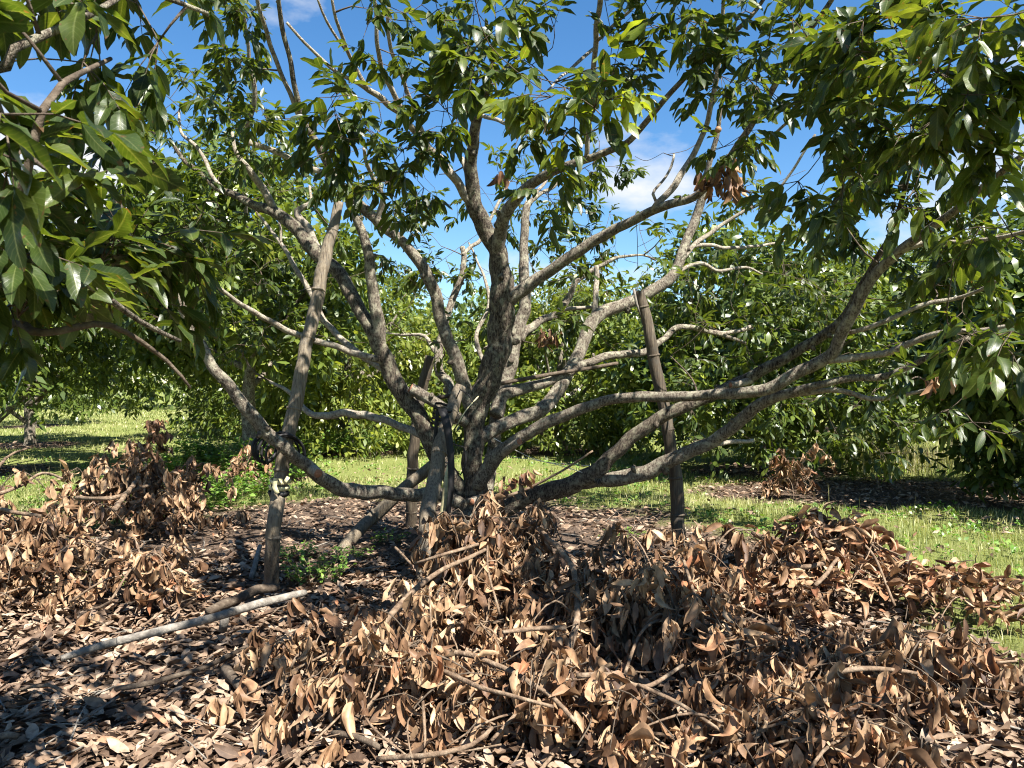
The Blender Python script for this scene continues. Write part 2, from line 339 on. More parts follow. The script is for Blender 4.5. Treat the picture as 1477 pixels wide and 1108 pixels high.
# ------------------------------------------------------------------ tubes (trunks, limbs, sticks)
def smooth_path(pts, rad, step):
    pts = np.array([tuple(p) for p in pts], float); rad = np.array(rad, float)
    out, orad = [], []
    n = len(pts)
    for i in range(n - 1):
        p0 = pts[max(i - 1, 0)]; p1 = pts[i]; p2 = pts[i + 1]; p3 = pts[min(i + 2, n - 1)]
        k = max(1, int(np.linalg.norm(p2 - p1) / step))
        for j in range(k):
            t = j / k
            out.append(0.5 * ((2 * p1) + (-p0 + p2) * t + (2 * p0 - 5 * p1 + 4 * p2 - p3) * t * t + (-p0 + 3 * p1 - 3 * p2 + p3) * t ** 3))
            orad.append(rad[i] * (1 - t) + rad[i + 1] * t)
    out.append(pts[-1]); orad.append(rad[-1])
    return np.array(out), np.array(orad)
class Tubes:
    def __init__(s): s.V = []; s.F = []; s.n = 0
    def add(s, pts, rad, seg=10, step=0.06, lump=0.08, smooth=True, seed=0, wob=0.0, flare=0.0):
        p, r = smooth_path(pts, rad, step) if smooth else (np.array([tuple(q) for q in pts], float), np.array(rad, float))
        k = len(p)
        if k < 2: return
        if wob:
            ph = np.random.default_rng(seed + 5).uniform(0, 6.28, 6)
            s_ = np.linspace(0, 1, k) * np.linalg.norm(p[-1] - p[0])
            for a in range(3): p[:, a] += wob * r * (np.sin(s_ * 9 + ph[a]) + 0.6 * np.sin(s_ * 23 + ph[a + 3])) * np.minimum(1, np.arange(k) / 4)
        t = np.gradient(p, axis=0); t /= np.linalg.norm(t, axis=1)[:, None] + 1e-9
        up = np.array([0, 0, 1.0]) if abs(t[0][2]) < 0.9 else np.array([0, 1.0, 0])
        a = np.cross(t[0], up); a /= np.linalg.norm(a)
        A = np.zeros((k, 3)); A[0] = a
        for i in range(1, k):
            a = A[i - 1] - t[i] * np.dot(A[i - 1], t[i]); A[i] = a / (np.linalg.norm(a) + 1e-9)
        B = np.cross(t, A)
        th = np.linspace(0, 2 * np.pi, seg, endpoint=False)
        rg = np.random.default_rng(seed)
        ph = rg.uniform(0, 6.28, 8)
        sl = np.concatenate([[0], np.cumsum(np.linalg.norm(np.diff(p, axis=0), axis=1))])
        f = 1 + lump * (np.sin(2 * th[None] + sl[:, None] * 7 + ph[0]) + np.sin(3 * th[None] - sl[:, None] * 13 + ph[1]) + 0.8 * np.sin(sl[:, None] * 21 + ph[2] + th[None]) + 0.7 * np.sin(5 * th[None] + sl[:, None] * 31 + ph[3])) / 2
        if lump > 0.03: f = f + rg.normal(0, lump * 0.10, f.shape)
        rr = r[:, None] * f
        ring = p[:, None, :] + rr[..., None] * (np.cos(th)[None, :, None] * A[:, None, :] + np.sin(th)[None, :, None] * B[:, None, :])
        V = np.concatenate([ring.reshape(-1, 3), p[:1], p[-1:]])
        idx = np.arange(k * seg).reshape(k, seg); nx_ = np.roll(idx, -1, axis=1)
        q = np.stack([idx[:-1], nx_[:-1], nx_[1:], idx[1:]], -1).reshape(-1, 4)
        e = k * seg
        c0 = np.stack([np.full(seg, e), nx_[0], idx[0], np.full(seg, e)], -1)
        c1 = np.stack([np.full(seg, e + 1), idx[-1], nx_[-1], np.full(seg, e + 1)], -1)
        s.V.append(V); s.F.append((q + s.n, c0[:, :3] + s.n, c1[:, :3] + s.n)); s.n += len(V)
    def mesh(s, name):
        V = np.concatenate(s.V)
        Q = np.concatenate([f[0] for f in s.F]); T = np.concatenate([np.concatenate([f[1], f[2]]) for f in s.F])
        me = bpy.data.meshes.new(name)
        me.vertices.add(len(V)); me.vertices.foreach_set('co', V.astype(np.float32).ravel())
        lv = np.concatenate([Q.ravel(), T.ravel()]).astype(np.int32)
        me.loops.add(len(lv)); me.loops.foreach_set('vertex_index', lv)
        st = np.concatenate([np.arange(0, Q.size, 4), Q.size + np.arange(0, T.size, 3)]).astype(np.int32)
        me.polygons.add(len(st)); me.polygons.foreach_set('loop_start', st)
        me.polygons.foreach_set('use_smooth', np.ones(len(st), dtype=bool))
        me.update(calc_edges=True); return me
def tube_obj(name, pts, rad, mat, parent=None, **kw):
    t = Tubes(); t.add(pts, rad, **kw); return link(name, t.mesh(name), parent, mat)

# ------------------------------------------------------------------ leaves
def template(us, vs):
    u = np.repeat(us, len(vs)); v = np.tile(vs, len(us))
    k = len(vs); f = []
    for i in range(len(us) - 1):
        for j in range(k - 1):
            a = i * k + j; f.append((a, a + 1, a + k + 1, a + k))
    return u, v, np.array(f)
def profile(u): return np.maximum(0.03, (np.clip(4 * u * (1 - u), 0, 1)) ** 0.75 * (1.12 - 0.24 * u))
T_FINE = template(np.array([0, .05, .14, .26, .38, .5, .62, .74, .85, .94, 1.0]), np.array([-1, -.5, 0, .5, 1.]))
T_MID = template(np.array([0, .12, .35, .62, .85, 1.0]), np.array([-1, 0, 1.]))
T_LOW = template(np.array([0, .3, .7, 1.0]), np.array([-1, 0, 1.]))
T_FAR = template(np.array([0, .45, 1.0]), np.array([-1, 1.]))
def nrm(a): return a / (np.linalg.norm(a, axis=-1, keepdims=True) + 1e-9)
class Leaves:
    "a list of leaf frames: origin, direction, normal, length, half width, curl, fold, twist, tint, age"
    def __init__(s): s.rows = []
    def add(s, o, d, n, ln, hw, curl, fold, twist, tint, age=0.0):
        s.rows.append((o[0], o[1], o[2], d[0], d[1], d[2], n[0], n[1], n[2], ln, hw, curl, fold, twist, tint, age))
    def arr(s): return np.array(s.rows, float)
def frames(A):
    D = nrm(A[:, 3:6]); Nn = A[:, 6:9]
    S = nrm(np.cross(Nn, D)); Nn = np.cross(D, S)
    return A[:, 0:3], D, S, Nn
def leaf_points(A, tmpl, seed=1):
    u, v, f = tmpl
    O, D, S, Nn = frames(A)
    Ln, Hw, cu, fo, tw = [A[:, i:i + 1] for i in (9, 10, 11, 12, 13)]
    rg = np.random.default_rng(seed); ph = rg.uniform(0, 6.28, (len(A), 1))
    p = profile(u)[None]
    ang = tw * u[None]
    yy = Hw * p * v[None]
    zz = fo * Hw * p * np.abs(v[None]) + 0.28 * Hw * np.abs(v[None]) * np.sin(11 * u[None] + ph + 1.3 * v[None]) * p
    sx = yy * np.cos(ang) - zz * np.sin(ang); sz = yy * np.sin(ang) + zz * np.cos(ang)
    bend = cu * u[None]
    ax = np.where(np.abs(cu) < 1e-3, u[None], np.sin(bend) / np.where(np.abs(cu) < 1e-3, 1, cu)) * Ln
    az = -np.where(np.abs(cu) < 1e-3, 0 * u[None], (1 - np.cos(bend)) / np.where(np.abs(cu) < 1e-3, 1, cu)) * Ln
    sz = sz + az
    V = O[:, None, :] + D[:, None, :] * ax[..., None] + S[:, None, :] * sx[..., None] + Nn[:, None, :] * sz[..., None]
    return V
def leaves_mesh(name, A, tmpl, seed=1):
    u, v, f = tmpl
    V = leaf_points(A, tmpl, seed); n, k = V.shape[:2]
    Fq = (f[None] + (np.arange(n) * k)[:, None, None]).reshape(-1, 4)
    data = np.zeros((n, k, 4), np.float32)
    data[..., 0] = u[None]; data[..., 1] = v[None] * 0.5 + 0.5; data[..., 2] = A[:, 14:15]; data[..., 3] = A[:, 15:16]
    return mesh_np(name, V.reshape(-1, 3), Fq, data.reshape(-1, 4))
VAR = {}
def leaf_variants(key, mat, curl, fold, twist, tmpl, n=10):
    rg = np.random.default_rng(hash(key) % 1000 if False else len(VAR) * 31 + 3)
    out = []
    for i in range(n):
        A = np.array([[0, 0, 0, 1, 0, 0, 0, 0, 1, 1.0, 0.17, rg.uniform(*curl), rg.uniform(*fold), rg.uniform(*twist), 0.5, 0]])
        me = leaves_mesh('leaf', A, tmpl, seed=i + 50); me.materials.append(mat); out.append(me)
    VAR[key] = out
leaf_variants('green', M['leaf_obj'], (0.0, 0.9), (0.15, 0.7), (-.4, .4), T_FINE, 12)
leaf_variants('dry', M['dry_obj'], (-0.7, 2.3), (0.2, 1.9), (-1.9, 1.9), T_FINE, 24)
leaf_variants('litter', M['litter_obj'], (-0.9, 0.9), (0.1, 0.9), (-.9, .9), T_MID, 10)
def leaf_objects(A, key, parent, label=None, cat=None, group=None, name='leaf'):
    O, D, S, Nn = frames(A)
    inv = Matrix.Translation(-Vector(parent.location)) if parent else None
    res = []
    for i in range(len(A)):
        me = VAR[key][i % len(VAR[key])]
        o = bpy.data.objects.new(name, me); COL.objects.link(o)
        l = A[i, 9]; w = A[i, 10] / 0.17
        mat = Matrix(((D[i, 0] * l, S[i, 0] * w, Nn[i, 0] * l, O[i, 0]), (D[i, 1] * l, S[i, 1] * w, Nn[i, 1] * l, O[i, 1]), (D[i, 2] * l, S[i, 2] * w, Nn[i, 2] * l, O[i, 2]), (0, 0, 0, 1)))
        if parent:
            o.parent = parent; o.matrix_parent_inverse = inv
        o.matrix_basis = mat
        o.color = (A[i, 15], 0, 0, 1)
        if label: tag(o, label, cat, group)
        res.append(o)
    return res
def split_leaves(A, n=300):
    "the n leaves that show largest from the camera"
    px = CX + A[:, 0] / np.maximum(A[:, 1], .1) * F; py = CY - (A[:, 2] - CH) / np.maximum(A[:, 1], .1) * F
    vis = (A[:, 1] > .3) & (px > 0) & (px < 1477) & (py > 0) & (py < 1108)
    key = np.where(vis, A[:, 9] / np.maximum(A[:, 1], .1), 0)
    order = np.argsort(-key)
    n = min(n, int(vis.sum()))
    return A[order[:n]], A[order[n:]]

def rv(s=1.0): return Vector((random.gauss(0, s), random.gauss(0, s), random.gauss(0, s)))
def compound_shoot(LV, tw, base, axis, size=1.0, nl=4, age=0.0, tint=None, rach=0.17):
    "end of a twig: several pinnate leaves, each a drooping rachis with pairs of leaflets"
    axis = axis.normalized()
    t0 = random.random() if tint is None else tint
    for i in range(nl):
        d = (axis * random.uniform(0.2, 1.0) + rv(0.55)).normalized()
        d.z -= 0.12
        rl = rach * random.uniform(0.7, 1.3) * size
        pr = random.choice((3, 3, 4))
        p1 = base + d * rl * 0.55; d2 = (d + Vector((0, 0, -0.35))).normalized(); p2 = p1 + d2 * rl * 0.6
        if tw is not None: tw.add([base, p1, p2], [0.0028 * size, 0.002 * size, 0.0012 * size], seg=4, smooth=False, lump=0)
        side = d.cross(Vector((0, 0, 1)))
        if side.length < 0.1: side = Vector((1, 0, 0))
        side.normalize()
        for k in range(pr):
            f = 0.25 + 0.75 * (k + 1) / pr
            pp = base + (p1 - base) * min(1, f / 0.5) if f < 0.5 else p1 + (p2 - p1) * ((f - 0.5) / 0.5)
            for s in (-1, 1):
                if random.random() < 0.07: continue
                dd = (d2 * random.uniform(0.3, 0.8) + side * s * random.uniform(0.5, 1.0) + Vector((0, 0, random.uniform(-0.75, 0.15))) + rv(0.12)).normalized()
                nn = (Vector((0, 0, 1)) + rv(0.35) + side * s * 0.2)
                ln = random.uniform(0.095, 0.165) * size
                LV.add(pp, dd, nn, ln, ln * random.uniform(0.15, 0.20), random.uniform(0, 0.9), random.uniform(0.1, 0.7), random.uniform(-.4, .4), min(1, max(0, t0 * 0.5 + random.random() * 0.5)), max(0.0, min(1, age + random.uniform(-.3, .15))) if age > 0 else (0.25 if random.random() < 0.03 else 0))
        dd = (d2 + rv(0.15)).normalized()
        ln = random.uniform(0.11, 0.17) * size
        LV.add(p2, dd, Vector((0, 0, 1)) + rv(0.35), ln, ln * 0.175, random.uniform(0, 0.9), random.uniform(0.1, 0.6), random.uniform(-.3, .3), min(1, t0 * 0.5 + random.random() * 0.5), age)
class Grower:
    "connects each shoot to the nearest existing wood, so twigs branch off twigs"
    def __init__(s, pts, rads): s.P = [np.array(p, float) for p in pts]; s.Rr = list(rads); s.arr = None
    def grow(s, shoots, tw, maxr=0.012):
        Pn = np.array(s.P); Rn = np.array(s.Rr)
        order = sorted(range(len(shoots)), key=lambda i: np.min(np.linalg.norm(Pn - np.array(shoots[i]), axis=1)))
        axes = [None] * len(shoots)
        for i in order:
            t = np.array(shoots[i]); d = np.linalg.norm(Pn - t, axis=1)
            j = int(np.argmin(d + Rn * 4.0 + np.maximum(0, Pn[:, 2] - t[2]) * 0.25))
            b = Pn[j]; L_ = d[j]
            if L_ < 0.03: axes[i] = Vector((0, 0, 1)); continue
            mid = (b + t) / 2 + np.array([random.gauss(0, .09), random.gauss(0, .09), -0.02 + random.gauss(0, .07)]) * L_
            r0 = min(Rn[j] * 0.7, 0.004 + 0.013 * L_); r1 = max(0.0028, r0 * 0.45)
            q, qr = smooth_path([b, mid, t], [r0, (r0 + r1) / 2, r1], max(0.05, L_ / 9))
            tw.add(q, qr, seg=6 if r0 > 0.006 else 5, smooth=False, lump=0.04)
            Pn = np.concatenate([Pn, q[1:]]); Rn = np.concatenate([Rn, qr[1:]])
            axes[i] = Vector(tuple(t - mid))
        return axes

# ------------------------------------------------------------------ the pruned tree in the middle
tree = empty('longan_tree', (W(690, 800, 7.2).x, 7.2, 0))
tag(tree, 'low spreading fruit tree with many bare crooked limbs fanning from one trunk, propped by poles', 'tree')
LIMBS = []          # (name, [(px,py,d,width px)])
LIMBS += [('trunk', [(695, 835, 7.25, 120), (692, 800, 7.2, 104), (690, 758, 7.2, 84), (687, 705, 7.17, 56), (682, 645, 7.15, 50), (685, 600, 7.12, 52), (702, 558, 7.1, 56), (716, 505, 7.05, 62), (727, 440, 7.0, 60), (722, 400, 7.0, 54), (716, 365, 6.95, 46), (700, 328, 6.9, 42), (684, 290, 6.8, 37), (678, 250, 6.7, 33), (684, 200, 6.5, 27), (692, 160, 6.3, 20), (705, 125, 6.0, 14), (712, 80, 5.5, 9)])]
B = lambda *p: LIMBS.append(('branch', list(p)))
B((722, 400, 7.0, 34), (716, 365, 6.95, 32), (730, 310, 6.7, 29), (760, 270, 6.5, 24), (810, 243, 6.2, 20), (860, 224, 6.0, 17), (905, 206, 5.8, 14), (940, 166, 5.6, 13), (975, 125, 5.4, 12), (1044, 59, 5.0, 11), (1090, 15, 4.8, 9), (1130, -50, 4.6, 7))
B((846, 226, 6.05, 12), (850, 156, 5.8, 12), (857, 83, 5.5, 12), (862, 35, 5.3, 13), (868, -20, 5.1, 13), (872, -120, 4.9, 10))
B((857, 70, 5.45, 8), (835, 88, 5.3, 8), (817, 104, 5.2, 6), (790, 130, 4.6, 5))
B((860, 60, 5.4, 8), (880, 42, 5.3, 8), (926, -5, 5.1, 6), (950, -60, 5, 5))
B((727, 440, 7.0, 34), (745, 424, 6.95, 32), (780, 400, 6.9, 27), (850, 352, 6.7, 24), (900, 325, 6.5, 22), (950, 300, 6.3, 20), (1000, 285, 6.1, 17), (1035, 250, 5.9, 16), (1069, 202, 5.7, 15), (1101, 152, 5.5, 15), (1152, 65, 5.1, 13), (1200, 0, 4.8, 11), (1240, -80, 4.5, 8))
B((940, 304, 6.3, 12), (948, 293, 6.3, 14), (974, 267, 6.3, 16), (997, 229, 6.3, 14), (1018, 180, 6.2, 12), (1032, 125, 6.0, 12), (1040, 60, 5.8, 10), (1044, -20, 5.6, 8))
B((948, 295, 6.3, 7), (942, 280, 6.3, 7), (955, 262, 6.35, 6), (968, 240, 6.4, 6), (972, 222, 6.4, 5))
B((1050, 240, 5.8, 8), (1080, 224, 5.6, 8), (1120, 190, 5.3, 7), (1170, 148, 4.8, 6))
B((700, 730, 7.35, 40), (710, 650, 7.5, 36), (722, 575, 7.62, 38), (742, 500, 7.7, 40), (756, 440, 7.7, 27), (757, 400, 7.75, 24), (755, 350, 7.8, 20), (760, 300, 7.85, 17), (765, 292, 7.9, 12), (782, 278, 8, 9), (800, 268, 8.1, 7), (806, 256, 8.2, 6))
B((764, 296, 7.9, 8), (772, 280, 8, 8), (788, 262, 8.1, 7), (792, 240, 8.2, 5))
B((748, 490, 7.7, 24), (778, 463, 7.9, 18), (810, 446, 8.0, 17), (824, 424, 8.1, 14), (836, 402, 8.1, 12), (856, 388, 8.2, 10), (893, 372, 8.3, 7), (928, 368, 8.4, 5), (945, 375, 8.5, 4))
B((808, 447, 8.0, 9), (830, 445, 8.0, 9), (856, 444, 8.0, 7))
B((690, 632, 7.15, 36), (730, 612, 7.22, 36), (780, 590, 7.35, 33), (806, 562, 7.5, 30), (836, 492 + 14, 7.7, 29), (862, 457, 7.85, 30), (919, 431, 8.0, 27), (960, 408, 8.1, 25), (977, 385, 8.15, 24), (986, 359, 8.2, 22), (1003, 316, 8.25, 20), (1015, 275, 8.2, 18), (1022, 240, 8.1, 14), (1035, 190, 8, 10), (1040, 150, 7.9, 8))
B((980, 380, 8.2, 11), (1000, 355, 8.3, 11), (1026, 336, 8.4, 10), (1058, 313, 8.4, 8), (1110, 285, 8.3, 7), (1140, 250, 8.2, 6), (1176, 194, 8, 5))
B((1000, 356, 8.3, 9), (1018, 353, 8.4, 9), (1060, 358, 8.6, 8), (1110, 352, 8.8, 6), (1150, 345, 8.9, 4))
B((973, 396, 8.2, 9), (1009, 379, 8.4, 9), (1038, 391, 8.5, 8), (1075, 386, 8.6, 6), (1100, 395, 8.7, 4))
B((858, 468, 7.85, 13), (858, 430, 7.9, 13), (860, 400, 7.95, 12), (861, 382, 7.95, 10))
B((715, 600, 7.25, 34), (728, 570, 7.35, 30), (770, 556, 7.45, 24), (805, 545, 7.5, 21), (840, 527, 7.6, 20), (878, 513, 7.7, 18), (927, 509, 7.8, 16), (955, 490, 7.9, 14), (981, 472, 8.0, 13), (1030, 480, 8.2, 10), (1075, 495, 8.4, 7))
B((1020, 478, 8.2, 9), (1050, 480, 8.3, 9), (1081, 471, 8.4, 8))
B((690, 700, 7.1, 40), (712, 662, 6.95, 34), (742, 638, 6.8, 30), (800, 605, 6.6, 26), (870, 580, 6.4, 24), (930, 572, 6.2, 23), (1000, 572, 6.0, 23), (1060, 567, 5.8, 25), (1110, 560, 5.65, 27), (1150, 538, 5.55, 28), (1197, 513, 5.4, 28), (1215, 480, 5.3, 26), (1231, 450, 5.2, 25), (1258, 401, 5.05, 24), (1290, 368, 4.9, 23), (1330, 338, 4.7, 20), (1370, 310, 4.5, 18), (1420, 268, 4.2, 16), (1480, 222, 3.9, 14), (1560, 180, 3.6, 11))
B((1300, 362, 4.85, 16), (1330, 352, 4.8, 14), (1394, 350, 4.6, 12), (1450, 340, 4.4, 10), (1500, 330, 4.2, 8))
B((1190, 520, 5.42, 20), (1240, 515, 5.35, 17), (1296, 502, 5.2, 16), (1350, 483, 5.0, 14), (1421, 475, 4.8, 12), (1490, 465, 4.6, 10))
B((1225, 480, 5.3, 10), (1253, 472, 5.2, 11), (1302, 453, 5.1, 11), (1345, 437, 5.0, 10), (1388, 428, 4.9, 9), (1440, 405, 4.6, 7))
B((700, 760, 7.15, 50), (745, 725, 7.05, 44), (800, 706, 6.9, 43), (850, 688, 6.7, 40), (882, 657, 6.6, 31), (921, 624, 6.5, 30), (970, 594, 6.4, 29), (1008, 578, 6.35, 27), (1057, 556, 6.3, 25), (1084, 543, 6.25, 25), (1138, 513, 6.1, 24), (1185, 485, 6.0, 23), (1212, 466, 5.9, 22), (1235, 425, 5.8, 17), (1262, 380, 5.7, 16), (1285, 340, 5.6, 14), (1300, 290, 5.4, 11), (1320, 220, 5.1, 9))
B((835, 694, 6.8, 36), (880, 692, 6.65, 36), (921, 683, 6.5, 35), (975, 662, 6.35, 31), (1024, 637, 6.2, 29), (1070, 607, 6.0, 28), (1097, 583, 5.9, 26), (1138, 566, 5.75, 22), (1180, 556, 5.6, 17), (1231, 546, 5.5, 16), (1277, 542, 5.4, 15), (1334, 518, 5.2, 13), (1375, 497, 5.1, 13), (1400, 488, 5.05, 11))
B((1110, 578, 5.85, 14), (1150, 569, 5.75, 13), (1218, 564, 5.6, 12), (1256, 575, 5.5, 11), (1310, 569, 5.4, 9), (1350, 560, 5.2, 7))
B((1020, 645, 6.25, 12), (1035, 641, 6.3, 11), (1060, 637, 6.4, 10), (1086, 635, 6.5, 8))
B((690, 790, 7.2, 52), (668, 722, 7.2, 46), (645, 680, 7.1, 46), (620, 636, 7.0, 46), (595, 588, 7.0, 46), (568, 545, 6.95, 46), (548, 505, 6.9, 42), (530, 464, 6.9, 37), (506, 424, 6.95, 36), (481, 386, 7.0, 36), (457, 364, 7.05, 34), (438, 342, 7.1, 32), (416, 321, 7.15, 28), (389, 302, 7.2, 24), (362, 294, 7.3, 19), (341, 283, 7.4, 17), (316, 272, 7.5, 15), (289, 250, 7.6, 13), (265, 231, 7.7, 10), (245, 200, 7.8, 7))
B((545, 500, 6.9, 34), (546, 478, 6.87, 31), (538, 417, 6.8, 26), (530, 362, 6.75, 22), (518, 325, 6.7, 20), (503, 292, 6.65, 16))
B((398, 306, 7.2, 18), (388, 285, 7.15, 19), (368, 258, 7.1, 17), (352, 240, 7.0, 14), (342, 222, 7.0, 10), (335, 190, 7.0, 7))
B((325, 276, 7.45, 9), (308, 255, 7.5, 9), (285, 215, 7.6, 9), (262, 190, 7.7, 7), (258, 160, 7.8, 5))
B((460, 362, 7.05, 18), (444, 332, 7.15, 19), (430, 305, 7.2, 16), (448, 292, 7.2, 7), (446, 268, 7.3, 5))
B((680, 590, 7.1, 30), (655, 512, 7.02, 29), (637, 465, 7.0, 28), (626, 420, 6.95, 27), (606, 380, 6.9, 25), (582, 350, 6.85, 23), (553, 327, 6.8, 23), (520, 296, 6.7, 23), (495, 272, 6.6, 22), (475, 243, 6.5, 19), (461, 214, 6.4, 17), (440, 178, 6.25, 15), (427, 135, 6.1, 12), (418, 86, 5.95, 11), (406, 34, 5.8, 11), (400, -20, 5.6, 9), (390, -90, 5.4, 7))
B((442, 184, 6.3, 11), (429, 163, 6.2, 11), (404, 102, 6.0, 10), (388, 56, 5.8, 10), (373, 11, 5.6, 9), (362, -60, 5.4, 7))
B((484, 258, 6.55, 14), (457, 245, 6.6, 14), (430, 235, 6.7, 13), (400, 220, 6.75, 13), (360, 207, 6.8, 12), (352, 195, 6.8, 12), (363, 162, 6.7, 11), (368, 126, 6.6, 11), (361, 90, 6.5, 10), (357, 60, 6.4, 8), (350, 10, 6.2, 6))
B((543, 320, 6.78, 13), (552, 287, 6.7, 13), (545, 268, 6.6, 12), (533, 250, 6.5, 10), (525, 215, 6.2, 7))
B((684, 296, 6.8, 20), (662, 270, 6.7, 21), (635, 232, 6.5, 19), (600, 190, 6.2, 16), (553, 144, 5.8, 14), (526, 124, 5.6, 12), (494, 110, 5.5, 9), (463, 86, 5.4, 8), (440, 61, 5.3, 7), (413, 32, 5.2, 6))
B((530, 128, 5.6, 10), (512, 97, 5.5, 9), (497, 63, 5.3, 8), (483, 18, 5.1, 7), (474, -30, 5, 6))
B((498, 72, 5.35, 6), (486, 55, 5.3, 6), (472, 32, 5.2, 6), (458, 0, 5.1, 5), (450, -40, 5.0, 4))
B((590, 180, 6.1, 12), (560, 120, 5.8, 12), (545, 70, 5.5, 10), (540, 0, 5.3, 9), (535, -60, 5.1, 8))
B((620, 215, 6.4, 10), (575, 100, 5.9, 9), (562, 60, 5.7, 9), (560, 10, 5.5, 7))
B((680, 300, 6.8, 8), (676, 255, 6.75, 12), (670, 240, 6.75, 10), (667, 228, 6.75, 9))
B((690, 165, 6.3, 10), (720, 175, 6.0, 9), (745, 180, 5.6, 7), (770, 160, 5.2, 5))
B((553, 520, 6.9, 18), (527, 513, 6.85, 16), (500, 506, 6.8, 15), (455, 492, 6.65, 14), (397, 467, 6.4, 13), (361, 449, 6.2, 12), (330, 425, 6.0, 9), (290, 395, 5.7, 7))
B((556, 535, 6.95, 14), (530, 520, 7.1, 15), (508, 502, 7.2, 15), (486, 481, 7.3, 15), (464, 459, 7.3, 14), (445, 415, 7.35, 12), (422, 380, 7.4, 11), (406, 353, 7.5, 9), (390, 330, 7.6, 8), (373, 310, 7.7, 6))
B((405, 353, 7.5, 6), (405, 330, 7.5, 6), (402, 318, 7.5, 5))
B((690, 745, 7.2, 40), (640, 716, 6.95, 30), (600, 713, 6.75, 29), (560, 712, 6.5, 31), (510, 708, 6.2, 33), (470, 695, 5.95, 31), (440, 670, 5.75, 29), (410, 645, 5.55, 29), (380, 620, 5.45, 29), (355, 590, 5.38, 29), (330, 555, 5.3, 26), (305, 525, 5.25, 23), (275, 470, 5.2, 21), (249, 420, 5.15, 20), (215, 375, 5.1, 18), (190, 335, 5.0, 15), (165, 280, 4.9, 11))
B((612, 628, 7.0, 18), (578, 617, 7.15, 17), (540, 600, 7.3, 18), (502, 597, 7.45, 18), (467, 600, 7.6, 17), (440, 590, 7.7, 13), (415, 565, 7.8, 9), (390, 550, 8, 6))
B((655, 600, 7.6, 24), (648, 560, 7.7, 22), (635, 530, 7.8, 20), (634, 499, 7.9, 19), (644, 457, 8.0, 17), (660, 417, 8.1, 15), (667, 391, 8.1, 13), (668, 355, 8.15, 13))
B((667, 368, 8.1, 9), (680, 356, 8.2, 9), (690, 350, 8.2, 9), (702, 326, 8.3, 8), (725, 281, 8.4, 7), (735, 262, 8.5, 5))
B((640, 515, 7.9, 9), (627, 506, 7.9, 10), (617, 490, 7.95, 9), (605, 482, 8, 8), (580, 484, 8.1, 6), (556, 480, 8.2, 4))
B((712, 545, 7.8, 12), (699, 524, 7.9, 11), (688, 495, 8.0, 10), (692, 470, 8.05, 9), (704, 443, 8.1, 9), (702, 410, 8.2, 7), (690, 380, 8.3, 5), (676, 350, 8.4, 4))
B((698, 503, 7.95, 5), (715, 493, 8.1, 5), (735, 488, 8.2, 4))
LIMBS.append(('cut_stub', [(672, 610, 7.05, 24), (645, 592, 6.95, 24), (618, 575, 6.9, 26), (592, 560, 6.85, 26)]))
LIMBS.append(('cut_stub', [(446, 676, 5.8, 18), (454, 679, 5.66, 24), (459, 683, 5.60, 22)]))
LIMBS.append(('cut_stub', [(720, 660, 6.95, 16), (735, 646, 6.75, 18), (749, 637, 6.62, 17)]))
LIMBS.append(('cut_stub', [(690, 720, 7.1, 20), (684, 722, 6.98, 20), (680, 724, 6.92, 18)]))
LIMBS.append(('cut_stub', [(1084, 548, 6.25, 16), (1065, 554, 6.2, 16), (1054, 555, 6.18, 15)]))
woodP, woodR = [], []
for i, (nm, pts) in enumerate(LIMBS):
    pp = [W(a, b_, d) for a, b_, d, w in pts]; rr = [w / 2 / F * d * (.60 if nm == 'trunk' else .54 if w > 34 and a < 760 else .64) for a, b_, d, w in pts]
    if nm == 'trunk': pp[0].z = min(pp[0].z, -0.12)
    big = max(rr) > 0.06
    o = tube_obj(nm, pp, rr, M['bark_old' if max(rr) > .085 else 'bark' if max(rr) > .05 else 'bark_young'], tree, seg=16 if big else 10, step=0.035 if big else 0.05, lump=0.07 if nm == 'trunk' else 0.05, seed=i * 3 + 1, wob=0.0 if nm == 'cut_stub' else 0.13 if big else 0.30)
    if big or max(rr) > .04:
        q, qr = smooth_path(pp, rr, .05); kr = random.Random(i)
        for kk in range(2 + len(q) // 22):
            j = kr.randint(3, max(4, len(q) - 4)); rj = qr[min(j, len(qr) - 1)]
            if rj < .014 or j >= len(q): continue
            dv = Vector((kr.gauss(0, 1), kr.gauss(-.5, .8), kr.gauss(.3, 1))); tg = Vector(q[min(j + 1, len(q) - 1)] - q[j - 1]).normalized(); dv = (dv - tg * dv.dot(tg)).normalized(); c0 = Vector(q[j]); l_ = rj * kr.uniform(.15, .7); rk = min(.03, rj * kr.uniform(.3, .5))
            tube_obj('knot', [c0 + dv * rj * .3, c0 + dv * rj * .85, c0 + dv * (rj + l_ * .6), c0 + dv * (rj + l_) + tg * l_ * .3], [rk * 1.5, rk * 1.25, rk, rk * .7], M['bark_old' if big else 'bark'], tree, seg=9, step=.02, lump=.1, seed=kk + i)
    if nm == 'cut_stub':
        e = pp[-1]; dr = (pp[-1] - pp[-2]).normalized()
        tube_obj('cut_face', [e - dr * 0.004, e + dr * 0.004], [rr[-1] * 0.86] * 2, M['cutwood'], o, seg=12, smooth=False, lump=0.05, seed=i)
    q, qr = smooth_path(pp, rr, 0.1)
    woodP += list(q); woodR += list(qr)
# root flare
for i, (a, l) in enumerate(((0.3, .5), (1.5, .45), (2.7, .5), (4.0, .55), (5.2, .5))):
    c = Vector((tree.location.x, 7.2, 0.0))
    dv = Vector((math.cos(a), math.sin(a), 0))
    tube_obj('root', [c + dv * 0.12 + Vector((0, 0, .38)), c + dv * 0.25 + Vector((0, 0, .12)), c + dv * l + Vector((0, 0, -.05))], [0.11, 0.10, 0.05], M['bark'], tree, seg=10, lump=0.12, seed=i + 90)

